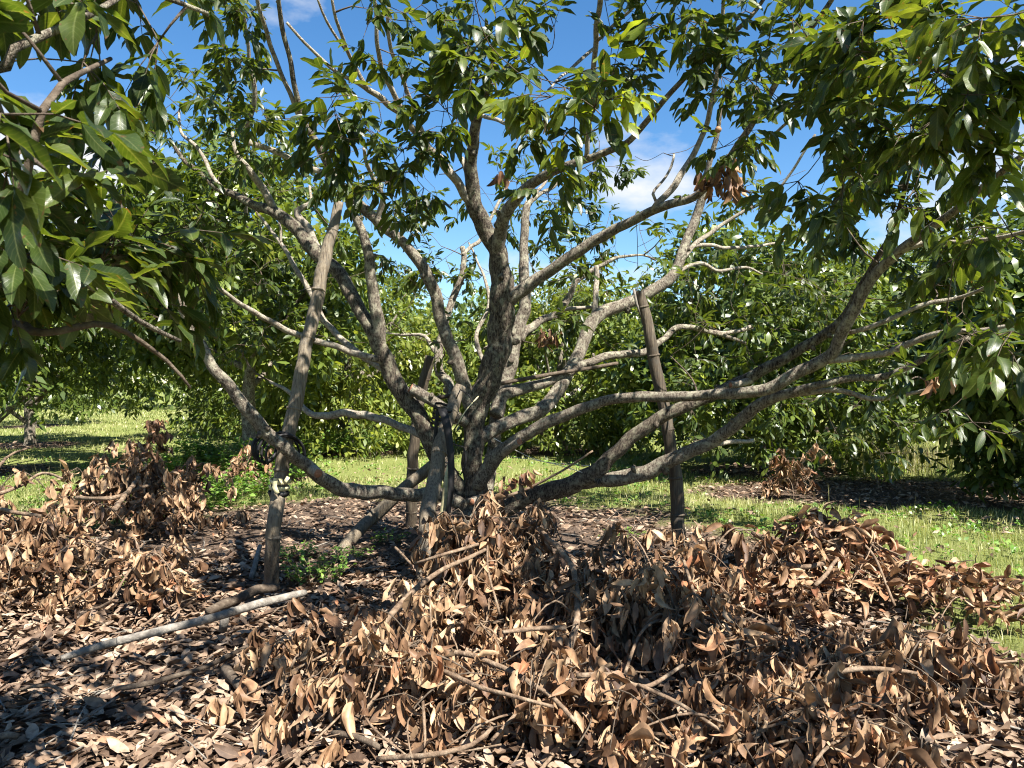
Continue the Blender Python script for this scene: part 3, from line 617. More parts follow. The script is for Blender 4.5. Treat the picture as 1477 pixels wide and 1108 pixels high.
BLOBS = [  # px, py, depth, radius px, shoots, age (new growth; raised at top right to colour in backlight)
    (520, 190, 4.2, 62, 13, 0), (480, 225, 4.4, 36, 4, 0), (570, 265, 4.6, 42, 6, 0), (600, 70, 4.8, 70, 10, 0), (660, 40, 4.4, 70, 11, 0), (640, 150, 4.5, 55, 8, 0), (535, 25, 5.0, 40, 5, 0),
    (700, 80, 3.7, 50, 7, .15), (760, 50, 4.5, 35, 3, 0), (615, 245, 4.9, 40, 5, 0), (790, 135, 3.6, 40, 6, .4), (855, 185, 3.4, 30, 5, .9), (815, 225, 3.6, 35, 5, 0), (740, 150, 3.9, 40, 4, .2),
    (800, 15, 4.2, 28, 3, 0), (930, 55, 4.8, 48, 7, 0), (1000, 30, 4.6, 60, 9, 0), (960, 110, 5.0, 40, 5, 0), (900, 10, 4.8, 30, 3, 0), (900, 110, 4.7, 25, 2, 0), (1040, 185, 4.6, 48, 8, .1), (1010, 125, 5.0, 36, 4, 0),
    (1080, 60, 4.4, 60, 9, 0), (1125, 110, 4.2, 50, 7, 0), (1080, 140, 4.7, 40, 4, 0), (1170, 40, 3.8, 60, 8, 0), (1250, 45, 3.5, 70, 10, 0), (1350, 40, 3.1, 70, 8, .25), (1440, 60, 2.9, 55, 6, .3),
    (1240, 140, 3.5, 60, 10, 0), (1320, 150, 3.1, 70, 10, .12), (1420, 170, 2.9, 65, 8, .25), (1225, 225, 3.4, 48, 7, 0), (1300, 235, 5.0, 70, 15, 0), (1400, 250, 4.9, 70, 12, 0), (1270, 300, 5.4, 50, 9, 0), (1380, 350, 5.0, 60, 9, 0), (1290, 215, 3.4, 45, 4, 0), (1235, 265, 3.3, 35, 3, 0),
    (1450, 350, 3.0, 45, 5, .1), (1440, 430, 3.1, 55, 5, .1), (1385, 440, 5.0, 50, 7, 0), (1450, 520, 3.2, 45, 5, 0), (1350, 530, 4.4, 45, 3, 0), (1340, 410, 5.4, 50, 8, 0), (1420, 590, 3.8, 45, 3, 0), (1200, 310, 5.0, 40, 4, 0),
    (300, 15, 4.0, 45, 5, 0), (352, 95, 5.8, 24, 3, 0), (372, 205, 6.6, 30, 6, 0), (345, 40, 5.8, 24, 3, 0), (330, 130, 6.6, 40, 6, 0), (385, 160, 6.6, 15, 2, 0),
    (280, 180, 7.8, 65, 12, 0), (330, 330, 8.0, 70, 11, 0), (240, 320, 8.3, 70, 11, 0), (420, 265, 8.3, 36, 5, 0), (300, 410, 8.0, 70, 9, 0), (200, 240, 8.3, 55, 8, 0), (350, 480, 7.6, 60, 7, 0), (180, 180, 7.6, 60, 8, 0), (170, 420, 7.6, 70, 8, 0),
    (560, 300, 8.8, 34, 5, 0), (610, 330, 9.2, 40, 6, 0), (585, 385, 9.4, 40, 6, 0), (655, 300, 9.0, 22, 2, 0), (740, 250, 8.8, 26, 4, 0), (742, 320, 9.3, 22, 3, 0), (822, 290, 8.8, 28, 4, 0), (850, 335, 9.3, 38, 6, 0), (875, 262, 8.6, 32, 5, 0),
    (880, 370, 9.4, 32, 4, 0), (795, 385, 9.4, 28, 4, 0), (640, 430, 9.6, 40, 5, 0), (835, 440, 9.6, 45, 6, 0), (700, 470, 9.4, 36, 3, 0),
    (1000, 335, 9.0, 30, 3, 0), (1085, 270, 8.2, 28, 3, .1), (1110, 345, 9.0, 50, 6, 0), (1065, 430, 9.4, 60, 8, 0), (1155, 420, 8.6, 55, 8, 0), (1000, 500, 9.3, 70, 9, 0), (1120, 540, 8.6, 70, 9, 0), (1210, 390, 7.6, 50, 7, 0), (1235, 560, 7.6, 55, 7, 0), (1280, 600, 8.0, 60, 7, 0), (1050, 600, 8.6, 60, 6, 0), (1180, 480, 8, 45, 5, 0)]
shoots, meta = [], []
for (px, py, d, r, n, age) in BLOBS:
    rw = r / F * d
    for _ in range(max(1, round(n * (.86 if px > 1180 and d < 5.2 else .82 if d < 5.2 else 1.6)))):
        a = random.uniform(0, 6.283); q = math.sqrt(random.random())
        c = W(px + 1.2 * r * q * math.cos(a), py - 10 + 1.2 * r * q * math.sin(a), d)
        c.y += random.gauss(0, max(0.25, rw * 0.7))
        shoots.append(c); meta.append(age)
for _ in range(60):
    d = random.uniform(7.2, 9.4)
    shoots.append(W(random.uniform(380, 1180), random.uniform(270, 500), d)); meta.append(0.1)
for _ in range(110):
    d = random.uniform(6.4, 9.2)
    shoots.append(W(random.uniform(300, 1230), random.uniform(190, 520), d)); meta.append(None)
# the top of the crown, above the picture, filled in to shade what lies below
k = 0
while k < 110:
    a = random.uniform(0, 6.283); q = math.sqrt(random.random()) * 4.0
    p = Vector((0.2 + q * math.cos(a), 6.3 + 0.85 * q * math.sin(a), 0)); p.z = random.uniform(3.9, 5.7) - 0.05 * q * q
    if p.y < 1.5: continue
    x_, y_ = proj(p)
    if y_ > -70: continue
    shoots.append(p); meta.append(0); k += 1
for _ in range(48):  # extra unseen shoots, added between sun and trunk to darken it
    shoots.append(Vector((random.uniform(0.5, 2.2), random.uniform(3.7, 5.2), random.uniform(4.3, 5.3)))); meta.append(0)
for _ in range(32):  # shoots added out of view on the right to shade the lower right ground
    shoots.append(Vector((random.uniform(2.0, 3.4), random.uniform(1.2, 2.6), random.uniform(2.6, 3.8)))); meta.append(0)
shoots = [c for c in shoots]
g = Grower(woodP, woodR)
tw = Tubes()
axes = g.grow(shoots, tw)
LV = Leaves()
for c, ax, age in zip(shoots, axes, meta):
    if age is None: continue
    compound_shoot(LV, tw, c, ax * 1.0 + Vector((0, 0, 0.02)), random.uniform(.72, 1.0), random.choice((2, 3, 3, 4)), age, rach=.16)
link('twigs', tw.mesh('twigs'), tree, M['twig'])['kind'] = 'stuff'
A = LV.arr()
big, rest = split_leaves(A, 300)
leaf_objects(big, 'green', tree)
near = rest[:, 1] < 5.6
o = link('foliage', leaves_mesh('foliage', rest[near], T_MID, 3), tree, M['leaf']); o['kind'] = 'stuff'
o = link('foliage', leaves_mesh('foliage', rest[~near], T_LOW, 4), tree, M['leaf']); o['kind'] = 'stuff'
# dead brown leaf bunches still hanging in the crown
DL = Leaves()
def dry_bunch(LV, c, n, spread=0.1, down=1.0, lmin=.10, lmax=.165, age=0.0, tint=None):
    t0 = random.random() if tint is None else tint
    for _ in range(n):
        o_ = c + Vector((random.gauss(0, spread), random.gauss(0, spread), random.gauss(0, spread * .5)))
        d = Vector((random.gauss(0, .42), random.gauss(0, .42), -down + random.gauss(0, .3))).normalized()
        nn = Vector((random.gauss(0, 1), random.gauss(-.4, 1), random.gauss(0.2, .5)))
        ln = random.uniform(lmin, lmax)
        LV.add(o_, d, nn, ln, ln * random.uniform(.13, .19), random.uniform(-.6, 1.6), random.uniform(.3, 1.5), random.uniform(-1.5, 1.5), min(1, max(0, t0 * .4 + random.random() * .6)), age if random.random() < .5 else 0)
for (px, py, d, n, s) in ((1040, 240, 5.6, 26, .08), (1060, 262, 5.6, 20, .07), (1025, 262, 5.7, 14, .05), (795, 480, 7.9, 10, .05), (782, 488, 7.9, 8, .03), (720, 250, 6, 3, .02), (777, 155, 3.9, 6, .03), (1352, 545, 5, 8, .05)):
    dry_bunch(DL, W(px, py, d), n, s, 1.2, age=0.1, tint=0.0 if px > 1000 else None)
dl = DL.arr()
leaf_objects(dl, 'dry', tree, name='dead_leaf')
# fruit
for (px, py) in ((1340, 56), (1333, 66), (1318, 82), (1330, 87), (1342, 86), (1240, 88), (1036, 187)):
    d = 2.75 if px > 1300 else 3.4
    c = W(px, py, d)
    t = Tubes(); n = 9
    zz = [(-math.cos(math.pi * i / n)) for i in range(n + 1)]
    t.add([c + Vector((0, 0, z * .0145)) for z in zz], [max(.0006, math.sqrt(max(0, 1 - z * z)) * .0148) for z in zz], seg=12, smooth=False, lump=0.0)
    fo = link('fruit', t.mesh('fruit'), tree, M['fruit'])
    tube_obj('stalk', [c + Vector((0, 0, .013)), c + Vector((.01, .02, .05)), c + Vector((.03, .05, .11))], [.0015, .0015, .002], M['twig'], fo, seg=5)

# ------------------------------------------------------------------ foreground tree at the left edge
ft = empty('longan_tree', (-2.6, 0.9, 0))
tag(ft, 'tree standing close by whose big glossy dark leaves hang in from the side', 'tree')
b0 = Vector((-2.6, 0.9, 0))
FL = [([b0 + Vector((0, 0, -.1)), b0 + Vector((.02, 0, .5)), b0 + Vector((.1, .05, 1.0)), b0 + Vector((.05, .1, 1.6))], [.13, .10, .09, .07], 'trunk'),
      ([b0 + Vector((.08, .05, .95)), Vector((-2.1, 1.2, 1.5)), W(-60, 380, 1.8), W(70, 388, 1.75), W(130, 412, 1.85), W(200, 462, 2.05), W(260, 492, 2.2)], [.05, .035, .014, .010, .009, .007, .005], 'branch'),
      ([b0 + Vector((.06, .08, 1.4)), Vector((-1.9, 1.3, 2.1)), W(-60, 110, 1.7), W(20, 70, 1.7), W(130, 20, 1.9), W(200, -20, 2.1)], [.05, .03, .014, .010, .008, .006], 'branch'),
      ([W(-60, 380, 1.8), W(20, 300, 1.6), W(60, 160, 1.55), W(90, 120, 1.6), W(160, 85, 1.9)], [.012, .009, .008, .007, .005], 'branch'),
      ([b0 + Vector((.06, .08, 1.5)), Vector((-1.8, 1.7, 2.4)), W(60, -60, 2.2), W(220, -10, 2.4), W(300, 20, 2.5)], [.05, .03, .014, .009, .006], 'branch'),
      ([Vector((-2.1, 1.2, 1.5)), W(-60, 470, 1.9), W(60, 480, 1.9), W(160, 470, 2.1), W(240, 520, 2.3), W(275, 560, 2.35)], [.03, .014, .010, .008, .006, .004], 'branch'),
      ([b0 + Vector((.05, .1, 1.55)), Vector((-2.4, 1.1, 2.6)), Vector((-1.8, 1.2, 3.4)), Vector((-1.0, 1.6, 3.85)), Vector((-.3, 1.9, 4.05)), Vector((.5, 2.2, 4.1))], [.06, .045, .034, .022, .016, .01], 'branch')]
fP, fR = [], []
for i, (pp, rr, nm) in enumerate(FL):
    tube_obj(nm, pp, rr, M['bark'] if rr[0] > .04 else M['twig'], ft, seg=12, step=.05, lump=.06, seed=200 + i, wob=.1)
    q, qr = smooth_path(pp, rr, .08)
    for a, r_ in zip(q, qr):
        fP.append(a); fR.append(r_)
FB = [(60, 230, 1.35, 26, 2), (130, 330, 1.4, 26, 1), (40, 50, 1.75, 50, 4), (100, 35, 2.0, 60, 5), (180, 55, 2.1, 60, 6), (60, 120, 1.6, 45, 3), (140, 140, 2.1, 55, 4), (225, 100, 2.3, 50, 5), (275, 50, 2.5, 45, 4), (310, 20, 2.6, 35, 3), (200, 20, 2.2, 50, 4), (20, 20, 1.6, 40, 2),
      (45, 190, 1.45, 35, 2), (110, 240, 1.7, 45, 3), (20, 310, 1.5, 35, 2), (90, 300, 2.0, 50, 3), (60, 400, 1.8, 45, 4), (150, 400, 2.1, 55, 4), (230, 400, 2.3, 55, 4), (295, 425, 2.45, 45, 4), (120, 470, 2.0, 50, 5), (215, 475, 2.3, 55, 4), (40, 500, 1.7, 40, 4),
      (330, 450, 2.5, 30, 2), (275, 545, 2.4, 14, 1), (10, 430, 1.7, 40, 3), (80, 530, 1.95, 40, 3), (150, 520, 2.1, 40, 2), (170, 200, 2.2, 40, 2), (250, 470, 2.4, 50, 5), (330, 490, 2.5, 35, 3), (160, 520, 2.1, 50, 5), (60, 560, 1.8, 45, 4), (300, 500, 2.5, 40, 3), (110, 570, 2.0, 30, 3), (30, 120, 2.0, 60, 3)]
fs = []
for (px, py, d, r, n) in FB:
    for _ in range(max(1, round(n * .42))):
        a = random.uniform(0, 6.283); q = math.sqrt(random.random())
        c = W(px * .83 - 32 + r * q * math.cos(a), py - 70 - max(0, py - 380) * .3 + r * q * math.sin(a), d); c.y += random.gauss(0, .12); c.y = max(c.y, 1.15); fs.append(c)
k = 0
while k < 14:
    c = Vector((random.uniform(-3.4, 0.2), random.uniform(-0.6, 2.6), random.uniform(2.6, 4.3)))
    if c.y > .2:
        x_, y_ = proj(c)
        if y_ > -120 and x_ > -60: continue
    fs.append(c); k += 1
for _ in range(26): fs.append(Vector((random.uniform(-1.0, .8), random.uniform(1.7, 2.6), random.uniform(3.5, 4.3))))  # overhead shoots out of view, added to cast shade on the front ground
gf = Grower(fP, fR); twf = Tubes(); axes = gf.grow(fs, twf)
LF = Leaves()
for c, ax in zip(fs, axes):
    compound_shoot(LF, twf, c, ax, random.uniform(.75, 1.05), random.choice((2, 2, 3)), 0.12 if random.random() < .4 else 0, rach=.14)
link('twigs', twf.mesh('twigs'), ft, M['twig'])['kind'] = 'stuff'
A = LF.arr()
# keep leaves out of the lens
A = A[~((A[:, 1] > -.6) & (A[:, 1] < 1.0) & (np.abs(A[:, 0]) < .9) & (np.abs(A[:, 2] - CH) < .9))]
big, rest = split_leaves(A, 300)
leaf_objects(big, 'green', ft)
o = link('foliage', leaves_mesh('foliage', rest, T_MID, 5), ft, M['leaf']); o['kind'] = 'stuff'

# ------------------------------------------------------------------ orchard trees behind
BGL = ['near orchard tree at the side of the left grass clearing', 'pale yellow-green rounded tree far behind the leaning grey pole',
       'rounded tree far behind the trunk of the propped tree', 'dark dense tree with skirts of hanging foliage behind the upright right pole', 'large tree beyond the tall dry grass, right of the dark skirted tree',
       'very dark tree whose foliage reaches the ground at the shaded litter strip', 'distant tree beyond the sunny left grass clearing, its crown behind glossy foreground leaves', 'far tree in the back row, between the right pole and the trunk',
       'far tree in the back row beyond the left grass clearing', 'far tree in the back row beyond the tall dry grass', 'far tree behind the very dark tree', 'farthest tree at the end of the left grass clearing', 'farthest tree straight behind the propped trunk', 'farthest tree behind the tall dry grass', 'rounded tree beyond the grass clearing, behind the curved low left limb', 'high-crowned tree with airy light foliage behind the hose coil and weeds']
def bg_tree(i, x, y, h, r, seed, bright):
    rg = np.random.default_rng(seed + 40); random.seed(seed)
    t = empty('orchard_tree', (x, y, 0)); tag(t, BGL[i], 'tree', 'orchard trees standing in rows behind')
    z0 = float(ground_z(x, y))
    th = h * .32
    tube_obj('trunk', [(x, y, z0 - .15), (x + .03, y, .25), (x - .03, y + .05, th * .6), (x, y, th), (x + .1, y, h * .7)], [.16, .125, .11, .10, .03], M['bark'], t, seg=12, lump=.1, seed=seed, step=.12)
    for k in range(9):
        a = k * .7 + rg.uniform(-.2, .2); e = rg.uniform(.3, 1.0)
        p0 = np.array([x, y, rg.uniform(.45, th) + (1.0 if seed == 16 else 0)]); dr = np.array([math.cos(a) * math.cos(e), math.sin(a) * math.cos(e), math.sin(e)])
        l = r * rg.uniform(.65, .95) if e < .8 else h * .55
        tube_obj('branch', [p0, p0 + dr * l * .35 + [0, 0, -.05], p0 + dr * l * .7 + [0, 0, .05], p0 + dr * l], [.065, .05, .035, .012], M['bark'], t, seg=8, lump=.08, seed=seed * 10 + k, step=.15)
    far = y > 24
    nb = 60
    # lumpy crown: lobes on an ellipsoid, rosettes on the lobes
    ph = rg.uniform(0, 2 * np.pi, nb); ct = rg.uniform(-.85, 1.0, nb); st = np.sqrt(1 - ct ** 2)
    zc = h * (.44 if seed in (4, 6, 2, 3) else .62 if seed == 16 else .52)
    rad = rg.uniform(.55, 1.0, nb)
    lobes = np.stack([x + r * rad * st * np.cos(ph), y + r * rad * st * np.sin(ph), zc + (h * .43) * rad * ct], -1)
    lr = rg.uniform(.45, .85, nb) * r / 2.9
    lb = rg.uniform(0, 1, nb)
    nr = 900 if far else 1700
    li = rg.integers(0, nb, nr)
    dirv = nrm(rg.normal(0, 1, (nr, 3)) + np.array([0, 0, .25]))
    C = lobes[li] + dirv * (lr[li] * rg.uniform(.55, 1.05, nr))[:, None]
    lo = .16 if seed in (4, 6, 2, 3) else 1.25 if seed == 16 else .22
    C[:, 2] = np.where(C[:, 2] < lo + .05, lo + .7 * rg.random(nr) ** 1.6, C[:, 2])
    if seed in (2, 3, 4, 15):
        ne = 120 if seed == 4 else 380; aa = rg.uniform(0, 6.283, ne); rr_ = r * rg.uniform(.45, .9, ne)
        C = np.concatenate([C, np.stack([x + rr_ * np.cos(aa), y + rr_ * np.sin(aa), .18 + 1.2 * rg.random(ne) ** 1.2], -1)])
        dirv = np.concatenate([dirv, nrm(np.stack([np.cos(aa), np.sin(aa), 0 * aa - .3], -1))]); li = np.concatenate([li, rg.integers(0, nb, ne)]); nr += ne
    nl = 13
    n = nr * nl
    Cc = np.repeat(C, nl, 0); Dv = np.repeat(dirv, nl, 0)
    D = nrm(rg.normal(0, .75, (n, 3)) + Dv * .55 + np.array([0, 0, -.42]))
    O = Cc + rg.normal(0, .11, (n, 3))
    Nn = rg.normal(0, .45, (n, 3)) + np.array([0, 0, .9])
    ln = rg.uniform(.11, .19, n) * (1.4 if far else 1.15)
    tint = np.clip(.28 * bright * 2 + .35 * np.repeat(lb[li], nl) + rg.normal(0, .18, n), 0, 1)
    age = np.where(rg.random(n) < .02, .6, 0)
    # hanging skirts
    A_ = np.concatenate([O, D, Nn, ln[:, None], (ln * .19)[:, None], rg.uniform(0, .8, (n, 1)), np.zeros((n, 1)), rg.uniform(-.3, .3, (n, 1)), tint[:, None], age[:, None]], 1)
    near = y < 15 and x > -9
    me = leaves_mesh('crown', A_, T_LOW if near else T_FAR, seed)
    o = link('crown', me, t, M['leaf_far']); o['kind'] = 'stuff'
for i, b_ in enumerate(BG): bg_tree(i, *b_)
random.seed(99)
# the wood far behind the orchard rows, one mass
rg = np.random.default_rng(123)
n = 46000
fx = rg.uniform(-62, 62, n); fy = rg.uniform(46, 56, n)
top = 6.2 + 1.6 * vnoise(fx, fy * .2, .35, 5) + .8 * vnoise(fx, fy, 1.3, 6)
fz = .1 + top * rg.random(n) ** .8
fD = nrm(rg.normal(0, .7, (n, 3)) + np.array([0, 0, -.4])); fN = rg.normal(0, .5, (n, 3)) + np.array([0, -.3, .8])
fl = rg.uniform(.35, .6, n)
fA = np.concatenate([np.stack([fx, fy, fz], -1), fD, fN, fl[:, None], (fl * .3)[:, None], rg.uniform(0, .8, (n, 1)), np.zeros((n, 2)), np.clip(.45 + .3 * vnoise(fx, fy, .6, 8) + rg.normal(0, .15, n), 0, 1)[:, None], np.zeros((n, 1))], 1)
tag(link('far_wood', leaves_mesh('far_wood', fA, T_FAR, 9), None, M['leaf_far']), 'distant green wood closing the view behind the orchard', 'wood', kind='stuff')

# ------------------------------------------------------------------ poles
def pole(pts, wpx, label, mat, group=None, name='bamboo_pole', nodes=5, ground_at=None, top=None):
    pp = [W(*q) if isinstance(q, tuple) else q for q in pts]
    base = pp[0]
    t = empty(name, base); tag(t, label, 'pole', group)
    rr = [w * .86 / 2 / F * p.y for w, p in zip(wpx, pp)]
    tube_obj('culm', pp, rr, mat, t, seg=16, step=.05, lump=.045, seed=int(base.x * 100) % 97, wob=.09)
    q, qr = smooth_path(pp, rr, .02)
    for k in range(nodes):
        j = int((k + .55 + random.uniform(-.15, .15)) / nodes * (len(q) - 2)) 
        a, b_ = Vector(q[j]), Vector(q[j + 1]); dv = (b_ - a).normalized()
        r_ = qr[j]
        tube_obj('node', [a - dv * .012, a - dv * .004, a + dv * .004, a + dv * .012], [r_ * .97, r_ * 1.13, r_ * 1.13, r_ * .97], mat, t, seg=16, smooth=False, lump=.02, seed=k)
    return t
p0 = P(388, 845, 0); p0.z = -.15
pole([p0, W(395, 770, 5.65), W(404, 690, 5.75), W(424, 590, 5.85), W(440, 510, 5.95), W(455, 440, 6.05), W(470, 370, 6.15), W(489, 292, 6.25)], [26, 24, 24, 23, 22, 22, 21, 15], 'long grey pole leaning under the left limbs, tied with cloth near a black hose coil', M['bamboo'], nodes=7)
p0 = W(611, 905, 5.7); p0.z = -.12
pole([p0, W(613, 800, 5.95), W(618, 737, 6.15), W(628, 683, 6.35), W(639, 628, 6.55), W(652, 588, 6.7), W(664, 556, 6.8)], [26, 26, 26, 25, 23, 21, 19], 'short bamboo prop leaning on the trunk with black straps hanging from it', M['bamboo'], nodes=4)
p0 = P(981, 812, 0); p0.z = -.15
rp_ = pole([p0, W(978, 740, 6.75), W(974, 690, 6.75), W(967, 640, 6.78), W(958, 590, 6.8), W(946, 530, 6.8), W(934, 470, 6.8), W(922, 420, 6.8)], [24, 23, 22, 21, 20, 20, 19, 18], 'dark upright pole with a notched split top behind the right limbs', M['bamboo_dark'], nodes=7)
a_, b2 = W(914, 420, 6.76), W(922, 455, 6.76)
tube_obj('splinter', [a_ + Vector((0, 0, .02)), (a_ + b2) / 2, b2 + Vector((.01, 0, 0))], [.012, .013, .006], M['greywood'], rp_, seg=6, lump=.1)
p0 = P(488, 790, 0); p0.z = -.08
pole([p0, W(525, 758, 7.7), W(570, 717, 7.75), W(615, 678, 7.8), W(650, 648, 7.8)], [22, 21, 20, 20, 18], 'slanting bamboo brace passing behind the low left limb', M['bamboo'], nodes=4)
p0 = P(592, 754, 0); p0.z = -.15
pole([p0, W(595, 690, 8.5), W(598, 630, 8.45), W(608, 565, 8.4), W(621, 514, 8.35)], [19, 19, 18, 18, 17], 'thin bamboo post standing behind the big left limb', M['bamboo_dark'], nodes=4)
# stick laid across the limbs
st = tube_obj('support_stick', [W(606, 577, 7.3), W(660, 569, 7.42), W(724, 553, 7.32), W(800, 539, 7.42), W(840, 533, 7.5), W(891, 524, 7.6)], [.02, .02, .02, .019, .018, .017], M['twig'], None, seg=10, lump=.04)
tag(st, 'thin straight stick lying across the limbs above the trunk fork', 'stick')

# ------------------------------------------------------------------ hose coil, straps, cord
hc = empty('hose_coil', W(405, 655, 5.7)); tag(hc, 'black rubber hose coil looped over the low left limb', 'hose')
def ring_pts(cx, cy, d, rx, ry, a0, a1, n=26, tilt=.1, drift=0):
    return [W(cx + rx * math.cos(a) + drift * k, cy - ry * math.sin(a), d + tilt * math.cos(a)) for k, a in enumerate([a0 + (a1 - a0) * i / n for i in range(n + 1)])]
for k, (cx, cy, rx, ry, d) in enumerate(((405, 654, 33, 30, 5.70), (408, 656, 31, 27, 5.72), (412, 657, 28, 30, 5.67), (401, 652, 30, 26, 5.74))):
    tube_obj('loop', ring_pts(cx, cy, d, rx, ry, -.35, 3.6), [.0095] * 27, M['rubber'], hc, seg=8, step=.03, lump=0)
tube_obj('loop', ring_pts(381, 647, 5.62, 17, 19, 0, 6.2), [.011] * 27, M['rubber'], hc, seg=8, step=.03, lump=0)
tube_obj('loop', ring_pts(383, 648, 5.66, 15, 20, .5, 6.6), [.010] * 27, M['rubber'], hc, seg=8, step=.03, lump=0)

def ribbon(name, pts, w, mat, parent, thick=.004, axis=None):
    pp, rr = smooth_path(pts, [w] * len(pts) if not isinstance(w, list) else w, .03)
    n = len(pp); t = np.gradient(pp, axis=0); t = nrm(t)
    ax = np.array(axis if axis is not None else (1, .25, 0)); s = nrm(ax[None] - t * (t @ ax)[:, None])
    for i in range(n):  # slow twist
        th = .5 * math.sin(i * .22 + len(pts)); c = np.cross(t[i], s[i]); s[i] = s[i] * math.cos(th) + c * math.sin(th)
    nn = np.cross(t, s)
    V = np.stack([pp - s * rr[:, None] + nn * thick / 2, pp + s * rr[:, None] + nn * thick / 2, pp + s * rr[:, None] - nn * thick / 2, pp - s * rr[:, None] - nn * thick / 2], 1).reshape(-1, 3)
    idx = np.arange(n * 4).reshape(n, 4); q = []
    for j in range(4):
        k = (j + 1) % 4; q.append(np.stack([idx[:-1, j], idx[:-1, k], idx[1:, k], idx[1:, j]], -1))
    q.append(np.array([[0, 1, 2, 3], [n * 4 - 4, n * 4 - 3, n * 4 - 2, n * 4 - 1]]))
    return link(name, mesh_np(name, V, np.concatenate(q), smooth=False), parent, mat)
sb = empty('tie_strap', W(650, 600, 6.55)); tag(sb, 'black and pale flat straps knotted round the prop and trunk, ends hanging', 'strap')
for k in range(5):
    cy = 588 + k * 7
    ribbon('wrap', [W(640 + 13 * math.cos(a) - k * 1.6, cy + 5 * math.sin(a) + 4 * math.cos(a), 6.68 - .12 * math.sin(a)) for a in [i * .63 for i in range(11)]], .011, M['rubber'], sb, axis=(0, .2, 1))
ribbon('strap_end', [W(637, 588, 6.42), W(645, 615, 6.36), W(650, 655, 6.32), W(651, 700, 6.3), W(647, 735, 6.3), W(641, 775, 6.32)], [.034, .034, .028, .028, .024, .02], M['rubber'], sb)
ribbon('strap_end', [W(632, 590, 6.52), W(629, 615, 6.5), W(628, 640, 6.5), W(626, 655, 6.5)], .018, M['rubber'], sb)
ribbon('strap_end', [W(642, 596, 6.45), W(648, 630, 6.38), W(648, 665, 6.36), W(644, 690, 6.34), W(641, 725, 6.33), W(635, 755, 6.34), W(629, 770, 6.38), W(636, 766, 6.42), W(644, 748, 6.44)], [.012, .014, .012, .02, .026, .024, .018, .02, .02], M['strap'], sb)
tube_obj('cord', [W(655, 620, 6.5), W(668, 600, 6.55), W(682, 580, 6.6), W(676, 570, 6.6), W(664, 562, 6.6), W(658, 575, 6.55)], [.006] * 6, M['rubber'], sb, seg=6, lump=0)
tube_obj('cord', [W(660, 612, 6.48), W(672, 592, 6.5), W(690, 572, 6.7)], [.005] * 3, M['strap'], sb, seg=6, lump=0)
tube_obj('cord', [W(652, 640, 6.7), W(668, 645, 6.75), W(672, 665, 6.75), W(664, 685, 6.75), W(650, 668, 6.7), W(640, 667, 6.65)], [.008] * 6, M['rubber'], sb, seg=6, lump=0)
tb = empty('cloth_tie', W(402, 700, 5.7)); tag(tb, 'knotted pale cloth and black tape round the long grey leaning pole', 'tie')
for k in range(3):
    ribbon('band', [W(404 - k * 1.0 + 15 * math.cos(a), 694 + k * 9 + 3 * math.sin(a), 5.74 - .075 * math.sin(a)) for a in [i * .63 for i in range(11)]], .014 + .005 * (k == 2), M['strap'] if k < 2 else M['rubber'], tb, axis=(0, .1, 1))
ribbon('loose_end', [W(404, 690, 5.64), W(408, 700, 5.62), W(412, 694, 5.62), W(416, 688, 5.63)], .014, M['strap'], tb)
ribbon('loose_end', [W(398, 690, 5.64), W(396, 702, 5.62), W(400, 712, 5.62)], .016, M['strap'], tb)
cdl = empty('cord', W(800, 670, 6.8)); tag(cdl, 'thin pale cord stretched from the trunk to the low right limb', 'cord')
tube_obj('strand', [W(712, 632, 6.95), W(765, 660, 6.85), W(810, 672, 6.75), W(862, 689, 6.62)], [.0035] * 4, M['rope'], cdl, seg=5, lump=0)
tube_obj('strand', [W(705, 655, 6.9), W(760, 662, 6.8), W(800, 668, 6.7), W(852, 672, 6.6)], [.0022] * 4, M['rope'], cdl, seg=5, lump=0)

